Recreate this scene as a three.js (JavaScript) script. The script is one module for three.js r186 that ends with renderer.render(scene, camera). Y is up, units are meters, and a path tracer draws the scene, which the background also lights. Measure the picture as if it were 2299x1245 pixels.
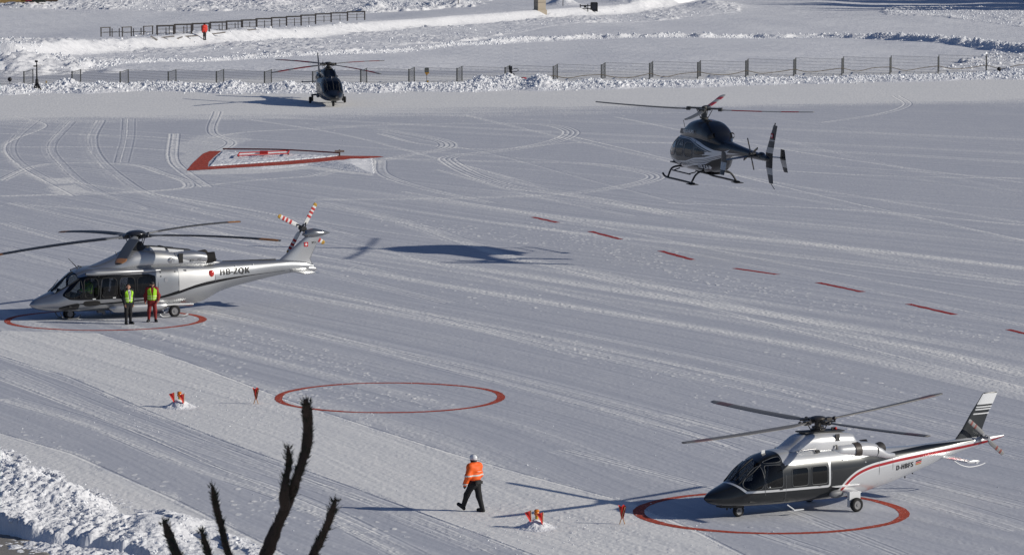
import * as THREE from 'three';
import { mergeGeometries, toCreasedNormals } from 'three/addons/utils/BufferGeometryUtils.js';

// ---------------------------------------------------------------- camera, sky, sun, exposure
const HC = 23.6, FP = 10700, PW = 2299, PH = 1245, PITCH = 0.1044;     // camera height (m), focal length and size of the photograph (its pixels), tilt
const scene = new THREE.Scene();
const camera = new THREE.PerspectiveCamera(2 * Math.atan(PH / 2 / FP) * 180 / Math.PI, PW / PH, 0.5, 6000);
camera.position.set(0, HC, 0);
camera.rotation.x = -PITCH;
camera.focus = 190; camera.userData.fStop = 30;
const SUN_EL = 22.8 * Math.PI / 180, SUN_AZ = 11.5 * Math.PI / 180;       // sun low on the right, a little towards the camera
const sunDir = new THREE.Vector3(Math.cos(SUN_EL) * Math.cos(SUN_AZ), Math.sin(SUN_EL), Math.cos(SUN_EL) * Math.sin(SUN_AZ));
const sun = new THREE.DirectionalLight(new THREE.Color().setRGB(1, 0.944, 0.85), 3.4);
sun.position.copy(sunDir).multiplyScalar(400).add(new THREE.Vector3(0, 0, -260));
sun.target.position.set(0, 0, -260);
sun.castShadow = true; sun.shadow.radius = 1.3; sun.shadow.mapSize.set(4096, 4096);
Object.assign(sun.shadow.camera, { left: -90, right: 90, top: 200, bottom: -200, near: 10, far: 900 });
scene.add(sun, sun.target);
{ // clear, deep blue alpine sky: darker overhead, paler towards the horizon and round the sun
  const w = 512, h = 256, d = new Float32Array(w * h * 4);
  for (let j = 0; j < h; j++) for (let i = 0; i < w; i++) {
    const up = ((j + 0.5) / h - 0.5) * Math.PI, az = ((i + 0.5) / w - 0.5) * 2 * Math.PI, y = Math.sin(up);
    const c = Math.cos(up), dot = Math.cos(az) * c * sunDir.x + y * sunDir.y + Math.sin(az) * c * sunDir.z;
    const e = Math.pow(1 - Math.max(0, y), 3.2), g = Math.exp(-(1 - dot) * 9) * 0.5, o = (j * w + i) * 4;
    d[o] = 0.024 + 0.135 * e + g * 0.5; d[o + 1] = 0.050 + 0.190 * e + g * 0.5; d[o + 2] = 0.128 + 0.245 * e + g * 0.5; d[o + 3] = 1;
  }
  const sky = new THREE.DataTexture(d, w, h, THREE.RGBAFormat, THREE.FloatType);
  sky.mapping = THREE.EquirectangularReflectionMapping; sky.magFilter = THREE.LinearFilter; sky.needsUpdate = true;
  scene.background = sky; scene.environment = sky; scene.environmentIntensity = 1;
}
const renderer = new THREE.WebGLRenderer({ antialias: true });
renderer.toneMapping = THREE.LinearToneMapping;
renderer.toneMappingExposure = 1.05;
renderer.shadowMap.enabled = true;

// ---------------------------------------------------------------- helpers
const V3 = (x, y, z) => new THREE.Vector3(x, y, z);
function rng(seed) { let s = seed >>> 0; return () => { s = (s + 0x6d2b79f5) | 0; let t = Math.imul(s ^ (s >>> 15), 1 | s); t = (t + Math.imul(t ^ (t >>> 7), 61 | t)) ^ t; return ((t ^ (t >>> 14)) >>> 0) / 4294967296; }; }
const clamp = (x, a = 0, b = 1) => (x < a ? a : x > b ? b : x), lerp = (a, b, t) => a + (b - a) * t;
const sstep = (a, b, x) => { const t = clamp((x - a) / (b - a)); return t * t * (3 - 2 * t); };
const NT = new Float32Array(65536); { const r = rng(77); for (let i = 0; i < 65536; i++) NT[i] = r(); }
function vn(x, y) {                                                    // value noise 0..1
  const ix = Math.floor(x), iy = Math.floor(y); let fx = x - ix, fy = y - iy;
  fx = fx * fx * (3 - 2 * fx); fy = fy * fy * (3 - 2 * fy);
  const a = ix & 255, b = (ix + 1) & 255, c = (iy & 255) << 8, d = ((iy + 1) & 255) << 8;
  const p = NT[a + c], q = NT[b + c], r = NT[a + d], s = NT[b + d];
  return p + (q - p) * fx + (r - p) * fy + (p - q - r + s) * fx * fy;
}
const fbm = (x, y, n = 4) => { let s = 0, a = 0.5; for (let i = 0; i < n; i++) { s += a * vn(x, y); a *= 0.5; x = x * 2.03 + 17.1; y = y * 2.03 + 5.7; } return s / (1 - a * 2 * 0.5 ** 0); };
const hash2 = (i, j) => NT[((i * 73 + j * 19349) & 0xffff)];
function rubble(x, y, size) {                                          // heaped lumps: 0..1
  const u = x / size, v = y / size, iu = Math.floor(u), iv = Math.floor(v); let h = 0;
  for (let a = -1; a <= 1; a++) for (let b = -1; b <= 1; b++) {
    const i = iu + a, j = iv + b, cx = i + hash2(i, j), cy = j + hash2(i + 91, j + 37), s = 0.45 + 0.55 * hash2(i + 13, j + 71);
    const dx = u - cx, dy = v - cy, m = Math.max(Math.abs(dx * 0.9 + dy * 0.4), Math.abs(dy * 0.9 - dx * 0.45));
    const k = s * (1 - (m * m) / (0.5 * s));
    if (k > h) h = k;
  }
  return h;
}
const used = new Map();
function numbered(name) { const n = used.get(name) || 0; used.set(name, n + 1); return n ? name + '_' + String(n).padStart(3, '0') : name; }
function tag(o, label, category, group) { o.userData.label = label; o.userData.category = category; if (group) o.userData.group = group; return o; }
function thing(name, label, category, pos = [0, 0, 0], turn = 0, group) {
  const o = new THREE.Group(); o.name = numbered(name); scene.add(o); o.position.set(...pos); o.rotation.y = turn; return tag(o, label, category, group);
}
function part(parent, name, geo, mat, label) {
  const g = Array.isArray(geo) ? merge(geo) : geo, m = new THREE.Mesh(g, mat); m.name = name; m.castShadow = m.receiveShadow = true; parent.add(m);
  if (label) m.userData.label = label; return m;
}
function solo(name, label, category, geo, mat, pos = [0, 0, 0], turn = 0, group) {      // a thing that is one mesh
  const m = part(scene, numbered(name), geo, mat); m.position.set(...pos); m.rotation.y = turn; return tag(m, label, category, group);
}
function struct(name, geo, mat) { const m = part(scene, numbered(name), geo, mat); m.userData.kind = 'structure'; return m; }
function merge(list) {
  const keep = list.some((g) => g.attributes.color);
  const gs = list.map((g) => { g = g.index ? g.toNonIndexed() : g; if (!g.attributes.normal) g.computeVertexNormals(); for (const k of Object.keys(g.attributes)) if (!['position', 'normal', 'uv', ...(keep ? ['color'] : [])].includes(k)) g.deleteAttribute(k);
    const n = g.attributes.position.count;
    if (!g.attributes.uv) g.setAttribute('uv', new THREE.BufferAttribute(new Float32Array(n * 2), 2));
    if (keep && !g.attributes.color) g.setAttribute('color', new THREE.BufferAttribute(new Float32Array(n * 3).fill(1), 3)); return g; });
  return mergeGeometries(gs);
}
function colored(g, r, gg, b) { g = g.index ? g.toNonIndexed() : g; const n = g.attributes.position.count, a = new Float32Array(n * 3); for (let i = 0; i < n; i++) a.set([r, gg, b], i * 3); g.setAttribute('color', new THREE.BufferAttribute(a, 3)); return g; }
const M4 = new THREE.Matrix4();
function box(w, h, d, x = 0, y = 0, z = 0, ry = 0, rz = 0, rx = 0) { const g = new THREE.BoxGeometry(w, h, d); g.applyMatrix4(M4.makeRotationFromEuler(new THREE.Euler(rx, ry, rz, 'YXZ'))); return g.translate(x, y, z); }
function rod(a, b, r0, r1 = r0, n = 8) {                               // tapered bar from a to b
  const A = Array.isArray(a) ? V3(...a) : a, B = Array.isArray(b) ? V3(...b) : b, d = B.clone().sub(A), g = new THREE.CylinderGeometry(r1, r0, d.length(), n, 1);
  g.applyMatrix4(M4.makeRotationFromQuaternion(new THREE.Quaternion().setFromUnitVectors(V3(0, 1, 0), d.clone().normalize()))); const m = A.add(B).multiplyScalar(0.5); return g.translate(m.x, m.y, m.z);
}
function tube(pts, r, seg = 40, n = 8) { return new THREE.TubeGeometry(new THREE.CatmullRomCurve3(pts.map((p) => (Array.isArray(p) ? V3(...p) : p))), seg, r, n, false); }
function ball(r, x, y, z, sx = 1, sy = 1, sz = 1, n = 16) { return new THREE.SphereGeometry(r, n, Math.max(6, n / 2 | 0)).scale(sx, sy, sz).translate(x, y, z); }
function disc(r, t, x, y, z, n = 24) { return new THREE.CylinderGeometry(r, r, t, n).rotateX(Math.PI / 2).translate(x, y, z); }   // axis along z
const std = (o) => new THREE.MeshStandardMaterial(o), phys = (o) => new THREE.MeshPhysicalMaterial(o);
const rgb = (r, g, b) => new THREE.Color().setRGB(r, g, b);
const flat = (r, g, b, rough = 0.7, o = {}) => std({ color: rgb(r, g, b), roughness: rough, ...o });

// the base ground: the level airfield, then the land that falls away to the frozen lake behind it
function baseY(D) { return D < 386 ? 0 : D < 600 ? -8.4 * (D - 386) / 214 * sstep(370, 420, D) : D < 720 ? -8.4 - (D - 600) * 0.026 : -11.52; }
// a point of the ground (raised by dy) from where the photograph shows it
function at(px, py, dy = 0) {
  const a = (px - PW / 2) / FP, b = -(py - PH / 2) / FP, c = Math.cos(PITCH), s = Math.sin(PITCH);
  const dx = a, dyy = b * c - s, dz = -(c + b * s); let D = 250;
  for (let k = 0; k < 30; k++) { const y = (D < 386 ? 0 : baseY(D)) + dy; D = lerp(D, (y - HC) / dyy * -dz, 0.7); }
  return V3(dx / -dz * D, (D < 386 ? 0 : baseY(D)) + dy, -D);
}
const proj = (p) => { const c = Math.cos(PITCH), s = Math.sin(PITCH), y = p.y - HC, z = -p.z, f = z * c - y * s, u = y * c + z * s; return [PW / 2 + FP * p.x / f, PH / 2 - FP * u / f]; };
const XD = (list, dy = 0) => { const o = []; for (let i = 0; i < list.length; i += 2) { const p = at(list[i], list[i + 1], dy); o.push([p.x, -p.z]); } return o; };
function spline(pts, per = 12) {                                         // Catmull-Rom through [x, d] points
  const c = new THREE.CatmullRomCurve3(pts.map((p) => V3(p[0], 0, p[1])), false, 'centripetal'); return c.getPoints(per * (pts.length - 1)).map((p) => [p.x, p.z]);
}
function inside(poly, x, y) { let r = false; for (let i = 0, j = poly.length - 1; i < poly.length; j = i++) { const a = poly[i], b = poly[j]; if ((a[1] > y) !== (b[1] > y) && x < (b[0] - a[0]) * (y - a[1]) / (b[1] - a[1]) + a[0]) r = !r; } return r; }
function toLine(line, x, y) {                                          // [distance, side (+ right of the way it runs), share along]
  let best = 1e9, side = 0, along = 0;
  for (let i = 0; i + 1 < line.length; i++) {
    const a = line[i], b = line[i + 1], ex = b[0] - a[0], ey = b[1] - a[1], t = clamp(((x - a[0]) * ex + (y - a[1]) * ey) / (ex * ex + ey * ey)), dx = x - a[0] - ex * t, dy = y - a[1] - ey * t, d = Math.hypot(dx, dy);
    if (d < best) { best = d; side = ex * dy - ey * dx < 0 ? 1 : -1; along = (i + t) / (line.length - 1); }
  }
  return [best, side, along];
}
// ---------------------------------------------------------------- the snow field
// where the groomer and the aircraft have scoured the snow: lanes that fan from far on the left, loose snow between them
const FAN = [-112, 402];
const ZONES = [   // loose, brighter snow: [outline in the photograph, how loose]
  [[-80, 770, 0, 742, 220, 748, 420, 812, 640, 896, 820, 955, 1010, 1016, 1180, 1065, 1420, 1130, 1560, 1190, 1700, 1260, 1240, 1262, 1000, 1172, 700, 1062, 500, 990, 340, 926, 150, 845, -80, 775], 0.95],
  [[-80, 960, 0, 972, 160, 1018, 400, 1125, 640, 1245, 660, 1300, -80, 1300], 0.85],
  [[-120, 185, 2420, 150, 2420, 226, 1900, 236, 1400, 246, 900, 252, 420, 262, 200, 268, -120, 276], 1.0],
  [[395, 392, 480, 378, 700, 364, 850, 353, 838, 395, 700, 378, 560, 390], 0.75],
  [[95, 402, 150, 398, 162, 411, 108, 413], 0.85], [[104, 420, 172, 414, 200, 431, 130, 436], 0.9],
  [[400, 320, 470, 300, 560, 312, 470, 345, 420, 380, 405, 372], 0.5],
].map(([p, s]) => [XD(p), s]);
const BANDS = [   // lanes of churned snow: [line, width in m, strength]
  [[0, 800, 150, 853, 340, 930, 520, 1005, 760, 1100, 1000, 1195, 1120, 1245], 0.5, 0.5], [[0, 830, 260, 935, 560, 1040, 860, 1140, 1100, 1235], 1.1, 0.65], [[0, 895, 200, 955, 420, 1045, 640, 1120, 900, 1245], 1.3, 0.75],
  [[0, 850, 300, 965, 520, 1060, 700, 1130, 860, 1200], 0.5, 0.5],
  [[440, 695, 700, 750, 1000, 812, 1300, 885, 1560, 955], 0.9, 0.7], [[480, 700, 900, 800, 1300, 905, 1640, 1000], 0.6, 0.6], [[520, 640, 900, 705, 1400, 800, 1900, 905, 2299, 1000], 1.2, 0.55], [[700, 745, 1100, 850, 1500, 960, 1640, 1010], 0.7, 0.5],
  [[720, 455, 900, 500, 1100, 565, 1400, 628, 1700, 700, 2000, 768, 2299, 845], 1.5, 0.95], [[1080, 560, 1400, 640, 1800, 745, 2299, 870], 0.8, 0.6], [[1140, 500, 1500, 560, 1900, 640, 2299, 730], 0.6, 0.5],
  [[900, 430, 1300, 500, 1700, 580, 2299, 690], 0.6, 0.5], [[1000, 365, 1250, 430, 1500, 480, 1900, 560, 2299, 640], 1.2, 0.6], [[1700, 300, 2000, 370, 2299, 430], 0.8, 0.5], [[1650, 420, 2000, 480, 2299, 540], 0.8, 0.5], [[1800, 360, 2050, 400, 2299, 440], 0.5, 0.6],
  [[0, 500, 200, 555, 420, 600, 700, 650, 1000, 720, 1300, 800], 0.9, 0.65], [[0, 555, 160, 600, 330, 640], 1.0, 0.6], [[20, 455, 250, 510, 500, 560, 720, 610, 1000, 680], 1.1, 0.65], [[60, 460, 300, 480, 560, 540, 900, 620], 0.7, 0.5],
  [[330, 430, 600, 490, 800, 545, 1100, 620, 1500, 710], 0.8, 0.6], [[0, 380, 300, 430, 560, 470, 800, 530], 0.6, 0.5], [[1500, 930, 1800, 1010, 2299, 1140], 1.0, 0.6], [[1300, 790, 1700, 880, 2000, 950, 2299, 1030], 0.7, 0.55], [[1250, 740, 1700, 830, 2299, 960], 0.6, 0.5],
  [[152, 272, 105, 330, 130, 370, 200, 425, 330, 470], 0.8, 0.5], [[215, 270, 195, 312, 210, 355, 260, 400, 330, 440, 520, 490], 1.0, 0.55], [[285, 266, 282, 310, 268, 365], 0.8, 0.5], [[75, 268, 20, 320, 30, 360, 110, 410], 0.7, 0.45], [[388, 300, 385, 360, 400, 378], 0.6, 0.5],
  [[860, 296, 1100, 345, 1300, 398, 1520, 455], 0.6, 0.6], [[1040, 258, 1300, 318, 1500, 362, 1800, 420, 2299, 500], 0.7, 0.55], [[1380, 262, 1700, 325, 2000, 372, 2299, 410], 0.6, 0.5], [[1260, 300, 1500, 356, 1900, 452, 2299, 540], 0.4, 0.5], [[560, 268, 760, 300, 960, 350, 1150, 400], 0.5, 0.5], [[1700, 258, 2000, 300, 2299, 335], 0.5, 0.45], [[980, 380, 1200, 440, 1420, 485], 0.7, 0.6],
  [[1900, 1080, 2100, 1130, 2299, 1190], 1.3, 0.6], [[1250, 1010, 1500, 1075, 1700, 1130, 2000, 1245], 0.9, 0.6], [[1700, 1195, 1850, 1245], 0.7, 0.5],
];
const TYRES = [   // tyre and ski marks: [line, gauge in m, number of marks]
  [[0, 405, 80, 372, 130, 366, 280, 368, 360, 388, 420, 412, 400, 424, 250, 432, 0, 440], 0.5, 2], [[30, 260, 100, 280, 10, 325, 40, 372, 160, 440], 0.5, 1],
  [[388, 300, 385, 360, 400, 378, 460, 420], 0.6, 2], [[700, 395, 760, 380, 900, 350, 990, 335, 1005, 322, 960, 308, 850, 290], 1.0, 4],
  [[700, 285, 950, 278, 1200, 278, 1275, 292, 1250, 315, 1150, 335, 1010, 352, 1010, 365, 1150, 420, 1300, 440, 1500, 480], 1.0, 4], [[860, 355, 1100, 362, 1300, 366, 1440, 385, 1470, 398, 1400, 418, 1250, 436, 1000, 445, 700, 448], 1.0, 4],
  [[850, 300, 960, 325, 1100, 335, 1299, 320, 1600, 322], 0.3, 2], [[0, 440, 300, 432, 560, 405, 700, 395], 0.4, 2], [[470, 310, 560, 296, 800, 285], 0.5, 2], [[480, 345, 520, 320, 480, 300, 490, 250], 0.5, 2],
  [[850, 360, 860, 392, 940, 420, 1100, 455], 0.6, 2], [[2010, 215, 2035, 235, 1980, 255, 1850, 275], 0.5, 2], [[0, 330, 250, 330, 420, 340], 0.3, 2], [[0, 300, 300, 305, 480, 320], 0.3, 1], [[1500, 455, 1900, 470, 2299, 505], 0.3, 1], [[1700, 380, 2000, 395, 2299, 400], 0.3, 1],
];
const PRINTS = [   // footprints
  [20, 965, 90, 985, 160, 1010, 220, 1040, 290, 1065, 360, 1085, 440, 1115, 560, 1165], [250, 915, 330, 905], [300, 745, 480, 800, 560, 860, 620, 905], [640, 880, 700, 900, 900, 915], [1200, 1130, 1290, 1138], [1330, 1110, 1420, 1150],
  [1230, 500, 1330, 545, 1500, 590, 1700, 640, 1950, 690, 2250, 770], [1250, 520, 1400, 575, 1600, 640], [900, 500, 1080, 530, 1290, 560], [1700, 780, 1900, 840, 2100, 900], [1800, 900, 1950, 950], [820, 880, 900, 895, 980, 885], [430, 720, 540, 745, 700, 790, 800, 830], [1600, 1175, 1800, 1190],
];
const SPECKS = [   // kicked-up crumbs: [line, number, spread in m]
  [[1180, 500, 1330, 545, 1500, 600, 1700, 655], 420, 2.6], [[1650, 640, 1900, 690, 2250, 760], 200, 1.6], [[850, 490, 1050, 515, 1250, 550], 160, 1.6], [[440, 720, 560, 770, 700, 805, 850, 850], 260, 1.5], [[380, 810, 560, 890, 650, 920], 200, 2.2], [[640, 872, 800, 890, 1000, 905], 160, 1.2], [[1200, 760, 1500, 830, 1800, 890], 160, 1.6], [[1130, 1130, 1300, 1180, 1500, 1240], 260, 2.0], [[560, 1120, 700, 1160, 900, 1210], 120, 1.2], [[0, 640, 300, 740, 500, 800], 100, 2.0], [[750, 600, 1000, 640, 1300, 700], 120, 2.0], [[600, 280, 1000, 270, 1500, 260], 160, 5.0], [[0, 460, 400, 480, 700, 500], 80, 3.0], [[1550, 880, 1800, 940, 2000, 1000], 90, 1.6],
];
const mix3 = (a, b, t) => [lerp(a[0], b[0], t), lerp(a[1], b[1], t), lerp(a[2], b[2], t)];
function snowSheet(X0, X1, D0, D1, W, H, seed) {
  const cv = document.createElement('canvas'); cv.width = W; cv.height = H; const c = cv.getContext('2d'), sx = W / (X1 - X0), sy = H / (D1 - D0), r = rng(seed);
  c.fillStyle = '#000'; c.fillRect(0, 0, W, H); c.setTransform(sx, 0, 0, sy, -X0 * sx, -D0 * sy); c.globalCompositeOperation = 'lighter'; c.lineCap = 'butt'; c.lineJoin = 'round';
  const shift = (L, d) => L.map((p, i) => { const a = L[Math.max(0, i - 1)], b = L[Math.min(L.length - 1, i + 1)], ex = b[0] - a[0], ey = b[1] - a[1], l = Math.hypot(ex, ey) || 1; return [p[0] - ey / l * d, p[1] + ex / l * d]; });
  const stroke = (L, w, col, dash) => { c.lineWidth = w; c.strokeStyle = col; c.setLineDash(dash || []); c.beginPath(); L.forEach((p, i) => (i ? c.lineTo(p[0], p[1]) : c.moveTo(p[0], p[1]))); c.stroke(); };
  for (const [p, w, s] of BANDS) {
    const L = spline(XD(p));
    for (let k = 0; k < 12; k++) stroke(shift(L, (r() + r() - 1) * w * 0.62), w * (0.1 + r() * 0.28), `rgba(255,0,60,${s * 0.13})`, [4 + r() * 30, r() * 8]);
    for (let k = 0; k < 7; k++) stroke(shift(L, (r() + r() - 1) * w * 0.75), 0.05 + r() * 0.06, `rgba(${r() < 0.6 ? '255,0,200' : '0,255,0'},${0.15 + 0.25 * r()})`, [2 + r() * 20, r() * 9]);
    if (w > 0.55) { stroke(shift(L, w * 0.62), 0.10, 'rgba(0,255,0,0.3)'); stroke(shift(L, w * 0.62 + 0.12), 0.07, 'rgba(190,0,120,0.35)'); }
  }
  for (const [p, g, n] of TYRES) {
    const L = spline(XD(p), 16);
    for (let k = 0; k < 6; k++) stroke(shift(L, (r() - 0.5) * g), 0.15 + r() * 0.3, `rgba(220,0,40,${0.10 + 0.12 * r()})`, [3 + r() * 14, r() * 5]);
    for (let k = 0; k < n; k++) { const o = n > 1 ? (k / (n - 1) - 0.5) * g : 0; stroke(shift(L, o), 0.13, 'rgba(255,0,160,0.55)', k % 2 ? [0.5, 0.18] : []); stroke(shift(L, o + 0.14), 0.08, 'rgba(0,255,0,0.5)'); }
  }
  for (let k = 0; k < 2; k++) { const L = ZONES[k][0]; stroke([...L, L[0]], 0.12, 'rgba(0,255,0,0.55)'); stroke(shift([...L, L[0]], -0.14), 0.10, 'rgba(200,0,120,0.4)'); }
  for (const p of PRINTS) {
    const L = spline(XD(p), 24); let k = 0, acc = 0;
    for (let i = 1; i < L.length; i++) { const ex = L[i][0] - L[i - 1][0], ey = L[i][1] - L[i - 1][1], l = Math.hypot(ex, ey); acc += l;
      while (acc > 0.6) { acc -= 0.6 + 0.5 * r(); k++; const q = shift([L[i - 1], L[i]], (k % 2 ? 0.16 : -0.16) + (r() - 0.5) * 0.35)[1]; const e = 0.05 + 0.07 * r(); c.fillStyle = `rgba(255,0,90,${0.4 + 0.6 * r()})`; c.beginPath(); c.ellipse(q[0], q[1], e, e * (1.6 + 1.2 * r()), 0, 0, 7); c.fill(); if (r() < 0.3) { c.fillStyle = 'rgba(0,160,0,0.4)'; c.beginPath(); c.ellipse(q[0] - 0.1, q[1] + 0.1, 0.05, 0.1, -0.4, 0, 7); c.fill(); } } }
  }
  for (const [p, n, w] of SPECKS) { const L = spline(XD(p), 16); for (let i = 0; i < n; i++) { const t = r() * (L.length - 1), k = t | 0, a = L[k], b = L[Math.min(k + 1, L.length - 1)], x = lerp(a[0], b[0], t - k) + (r() + r() - 1) * w, y = lerp(a[1], b[1], t - k) + (r() + r() - 1) * w * 2.2, e = 0.04 + 0.08 * r() * r(); c.fillStyle = `rgba(255,0,90,${0.35 + 0.65 * r()})`; c.beginPath(); c.ellipse(x, y, e, e * (1.4 + 1.4 * r()), 0, 0, 7); c.fill(); } }
  c.setTransform(1, 0, 0, 1, 0, 0);
  const px = c.getImageData(0, 0, W, H).data, col = new Uint8Array(W * H * 4), hgt = new Uint8Array(W * H * 4);
  const packed = [0.492, 0.508, 0.560], loose = [0.86, 0.85, 0.825], rr = rng(seed + 5);
  const zone = new Float32Array(W * H), zc = document.createElement('canvas'); zc.width = W; zc.height = H; const z2 = zc.getContext('2d');
  z2.setTransform(sx, 0, 0, sy, -X0 * sx, -D0 * sy); z2.globalCompositeOperation = 'lighten';
  for (const [poly, s] of ZONES) { z2.fillStyle = `rgb(${Math.round(s * 255)},0,0)`; z2.beginPath(); poly.forEach((p, i) => (i ? z2.lineTo(...p) : z2.moveTo(...p))); z2.fill(); }
  const zp = z2.getImageData(0, 0, W, H).data;
  for (let i = 0; i < W * H; i++) zone[i] = zp[i * 4] / 255;
  for (let j = 0; j < H; j++) {
    const D = D0 + (j + 0.5) / sy;
    for (let i = 0; i < W; i++) {
      const X = X0 + (i + 0.5) / sx, o = (j * W + i) * 4, dx = X - FAN[0], dd = FAN[1] - D, rad = Math.hypot(dx, dd);
      const wob = (vn(X * 0.04 + 9, D * 0.04) - 0.5) * 3, a = Math.atan2(dx, dd) * 250 + wob;
      // zone looked up with a ragged edge
      const soft = 1 + 7 * sstep(310, 330, D), qi = clamp(Math.round(i + (vn(X * 1.1, D * 0.5) - 0.5) * 0.7 * sx + ((vn(X * 5, D * 3) - 0.5) * 0.3 + (rr() + rr() - 1) * 0.22) * sx), 0, W - 1), qj = soft > 1.5 ? clamp(Math.round(j + ((vn(X * 0.10, D * 0.35) - 0.5) * 7 + (vn(X * 0.5, D * 1.2) - 0.5) * 2.5 + (rr() + rr() - 1) * 5) * sy), 0, H - 1) : j, z = zone[qj * W + qi];
      const n1 = vn(a * 0.16, rad * 0.010), n2 = vn(a * 0.55 + 31, rad * 0.014 + 7), n3 = vn(a * 1.7 + 5, rad * 0.022), n4 = vn(a * 5.5, rad * 0.05), n5 = vn(a * 14, rad * 0.16);
      const far = sstep(338, 326, D) * (1 - 0.72 * sstep(248, 282, D));
      let s = sstep(0.55, 0.84, n1 * 0.30 + n2 * 0.42 + n3 * 0.28) * 0.85 + (n3 - 0.5) * 0.13 + (n4 - 0.5) * 0.12 + (n5 - 0.5) * 0.06;
      s = s * (0.15 + 0.85 * far) * (1 - 0.75 * z);
      const patch = vn(X * 0.22, D * 0.06) * 0.55 + vn(X * 0.9, D * 0.3) * 0.45;
      const g1 = rr(), g2 = vn(X * 9, D * 4.2), g3 = vn(X * 3.1, D * 1.3);
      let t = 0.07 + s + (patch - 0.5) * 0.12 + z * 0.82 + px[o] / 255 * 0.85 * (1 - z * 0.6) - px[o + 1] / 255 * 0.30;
      const lo = clamp(t); t += (g2 - 0.5) * (0.06 + 0.34 * lo * (1 - 0.6 * z)) + (g1 - 0.5) * (0.05 + 0.20 * lo * (1 - 0.5 * z)) + (g3 - 0.5) * 0.08; t = clamp(t);
      const k = mix3(packed, loose, t);
      for (let q = 0; q < 3; q++) { const v = k[q]; col[o + q] = Math.round(255 * (v <= 0.0031308 ? 12.92 * v : 1.055 * v ** (1 / 2.4) - 0.055)); } col[o + 3] = 255;
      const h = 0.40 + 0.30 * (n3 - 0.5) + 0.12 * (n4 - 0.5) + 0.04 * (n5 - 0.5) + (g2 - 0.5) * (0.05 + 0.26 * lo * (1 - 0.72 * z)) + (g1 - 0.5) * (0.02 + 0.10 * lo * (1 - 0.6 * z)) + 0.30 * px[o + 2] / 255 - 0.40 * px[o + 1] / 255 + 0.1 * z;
      hgt[o] = hgt[o + 1] = hgt[o + 2] = clamp(h) * 255; hgt[o + 3] = 255;
    }
  }
  const tex = (d, srgb) => { const t = new THREE.DataTexture(d, W, H); t.magFilter = THREE.LinearFilter; if (srgb) t.colorSpace = THREE.SRGBColorSpace; t.needsUpdate = true; return t; };
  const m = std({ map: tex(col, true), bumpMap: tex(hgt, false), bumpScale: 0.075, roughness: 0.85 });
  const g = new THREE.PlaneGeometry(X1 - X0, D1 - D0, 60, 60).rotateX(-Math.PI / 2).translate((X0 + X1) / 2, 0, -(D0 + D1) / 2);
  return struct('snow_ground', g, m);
}
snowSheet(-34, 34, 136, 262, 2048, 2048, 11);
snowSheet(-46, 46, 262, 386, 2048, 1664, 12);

// plain snow: the rest of the valley floor out to the horizon
function snowMap(seed, n = 512, metres = 16) {
  const d = new Uint8Array(n * n * 4), b = new Uint8Array(n * n * 4), r = rng(seed), w = (x, y, f) => { const k = f, u = x * k, v = y * k, m = (p) => ((p % k) + k) % k; const iu = Math.floor(u), iv = Math.floor(v), fu = u - iu, fv = v - iv, H = (i, j) => hash2(m(i) + f * 3, m(j) + f * 7); const s = fu * fu * (3 - 2 * fu), t = fv * fv * (3 - 2 * fv); return lerp(lerp(H(iu, iv), H(iu + 1, iv), s), lerp(H(iu, iv + 1), H(iu + 1, iv + 1), s), t); };
  for (let j = 0; j < n; j++) for (let i = 0; i < n; i++) {
    const o = (j * n + i) * 4, x = i / n, y = j / n, v = w(x, y, 4) * 0.3 + w(x, y, 16) * 0.3 + w(x, y, 64) * 0.25 + r() * 0.15, k = 0.79 + 0.09 * (v - 0.5);
    [k, k * 1.005, k * 1.03].forEach((q, e) => { d[o + e] = 255 * (1.055 * q ** (1 / 2.4) - 0.055); }); d[o + 3] = 255; const hh = w(x, y, 16) * 0.5 + w(x, y, 64) * 0.3 + r() * 0.2; b[o] = b[o + 1] = b[o + 2] = 255 * hh; b[o + 3] = 255;
  }
  const T = (a, s) => { const t = new THREE.DataTexture(a, n, n); t.wrapS = t.wrapT = THREE.RepeatWrapping; t.magFilter = THREE.LinearFilter; t.repeat.set(1 / metres, 1 / metres); if (s) t.colorSpace = THREE.SRGBColorSpace; t.needsUpdate = true; return t; };
  return [T(d, true), T(b, false)];
}
const [snowC, snowB] = snowMap(3);
const snowMat = std({ map: snowC, bumpMap: snowB, bumpScale: 0.05, roughness: 0.85 });
function heightfield(xs, ds, fy) {                                      // a grid in world metres with uv in metres
  const nx = xs.length, nd = ds.length, P = new Float32Array(nx * nd * 3), U = new Float32Array(nx * nd * 2), I = new Uint32Array((nx - 1) * (nd - 1) * 6); let k = 0;
  for (let j = 0; j < nd; j++) for (let i = 0; i < nx; i++) { const o = j * nx + i; P[o * 3] = xs[i]; P[o * 3 + 1] = fy(xs[i], ds[j]); P[o * 3 + 2] = -ds[j]; U[o * 2] = xs[i]; U[o * 2 + 1] = ds[j]; }
  for (let j = 0; j + 1 < nd; j++) for (let i = 0; i + 1 < nx; i++) { const a = j * nx + i, b = a + 1, c = a + nx, d = c + 1; I[k++] = a; I[k++] = b; I[k++] = d; I[k++] = a; I[k++] = d; I[k++] = c; }
  const g = new THREE.BufferGeometry(); g.setAttribute('position', new THREE.BufferAttribute(P, 3)); g.setAttribute('uv', new THREE.BufferAttribute(U, 2)); g.setIndex(new THREE.BufferAttribute(I, 1)); g.computeVertexNormals(); return g;
}
const range = (a, b, n) => Array.from({ length: n + 1 }, (_, i) => a + (b - a) * i / n);
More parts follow.
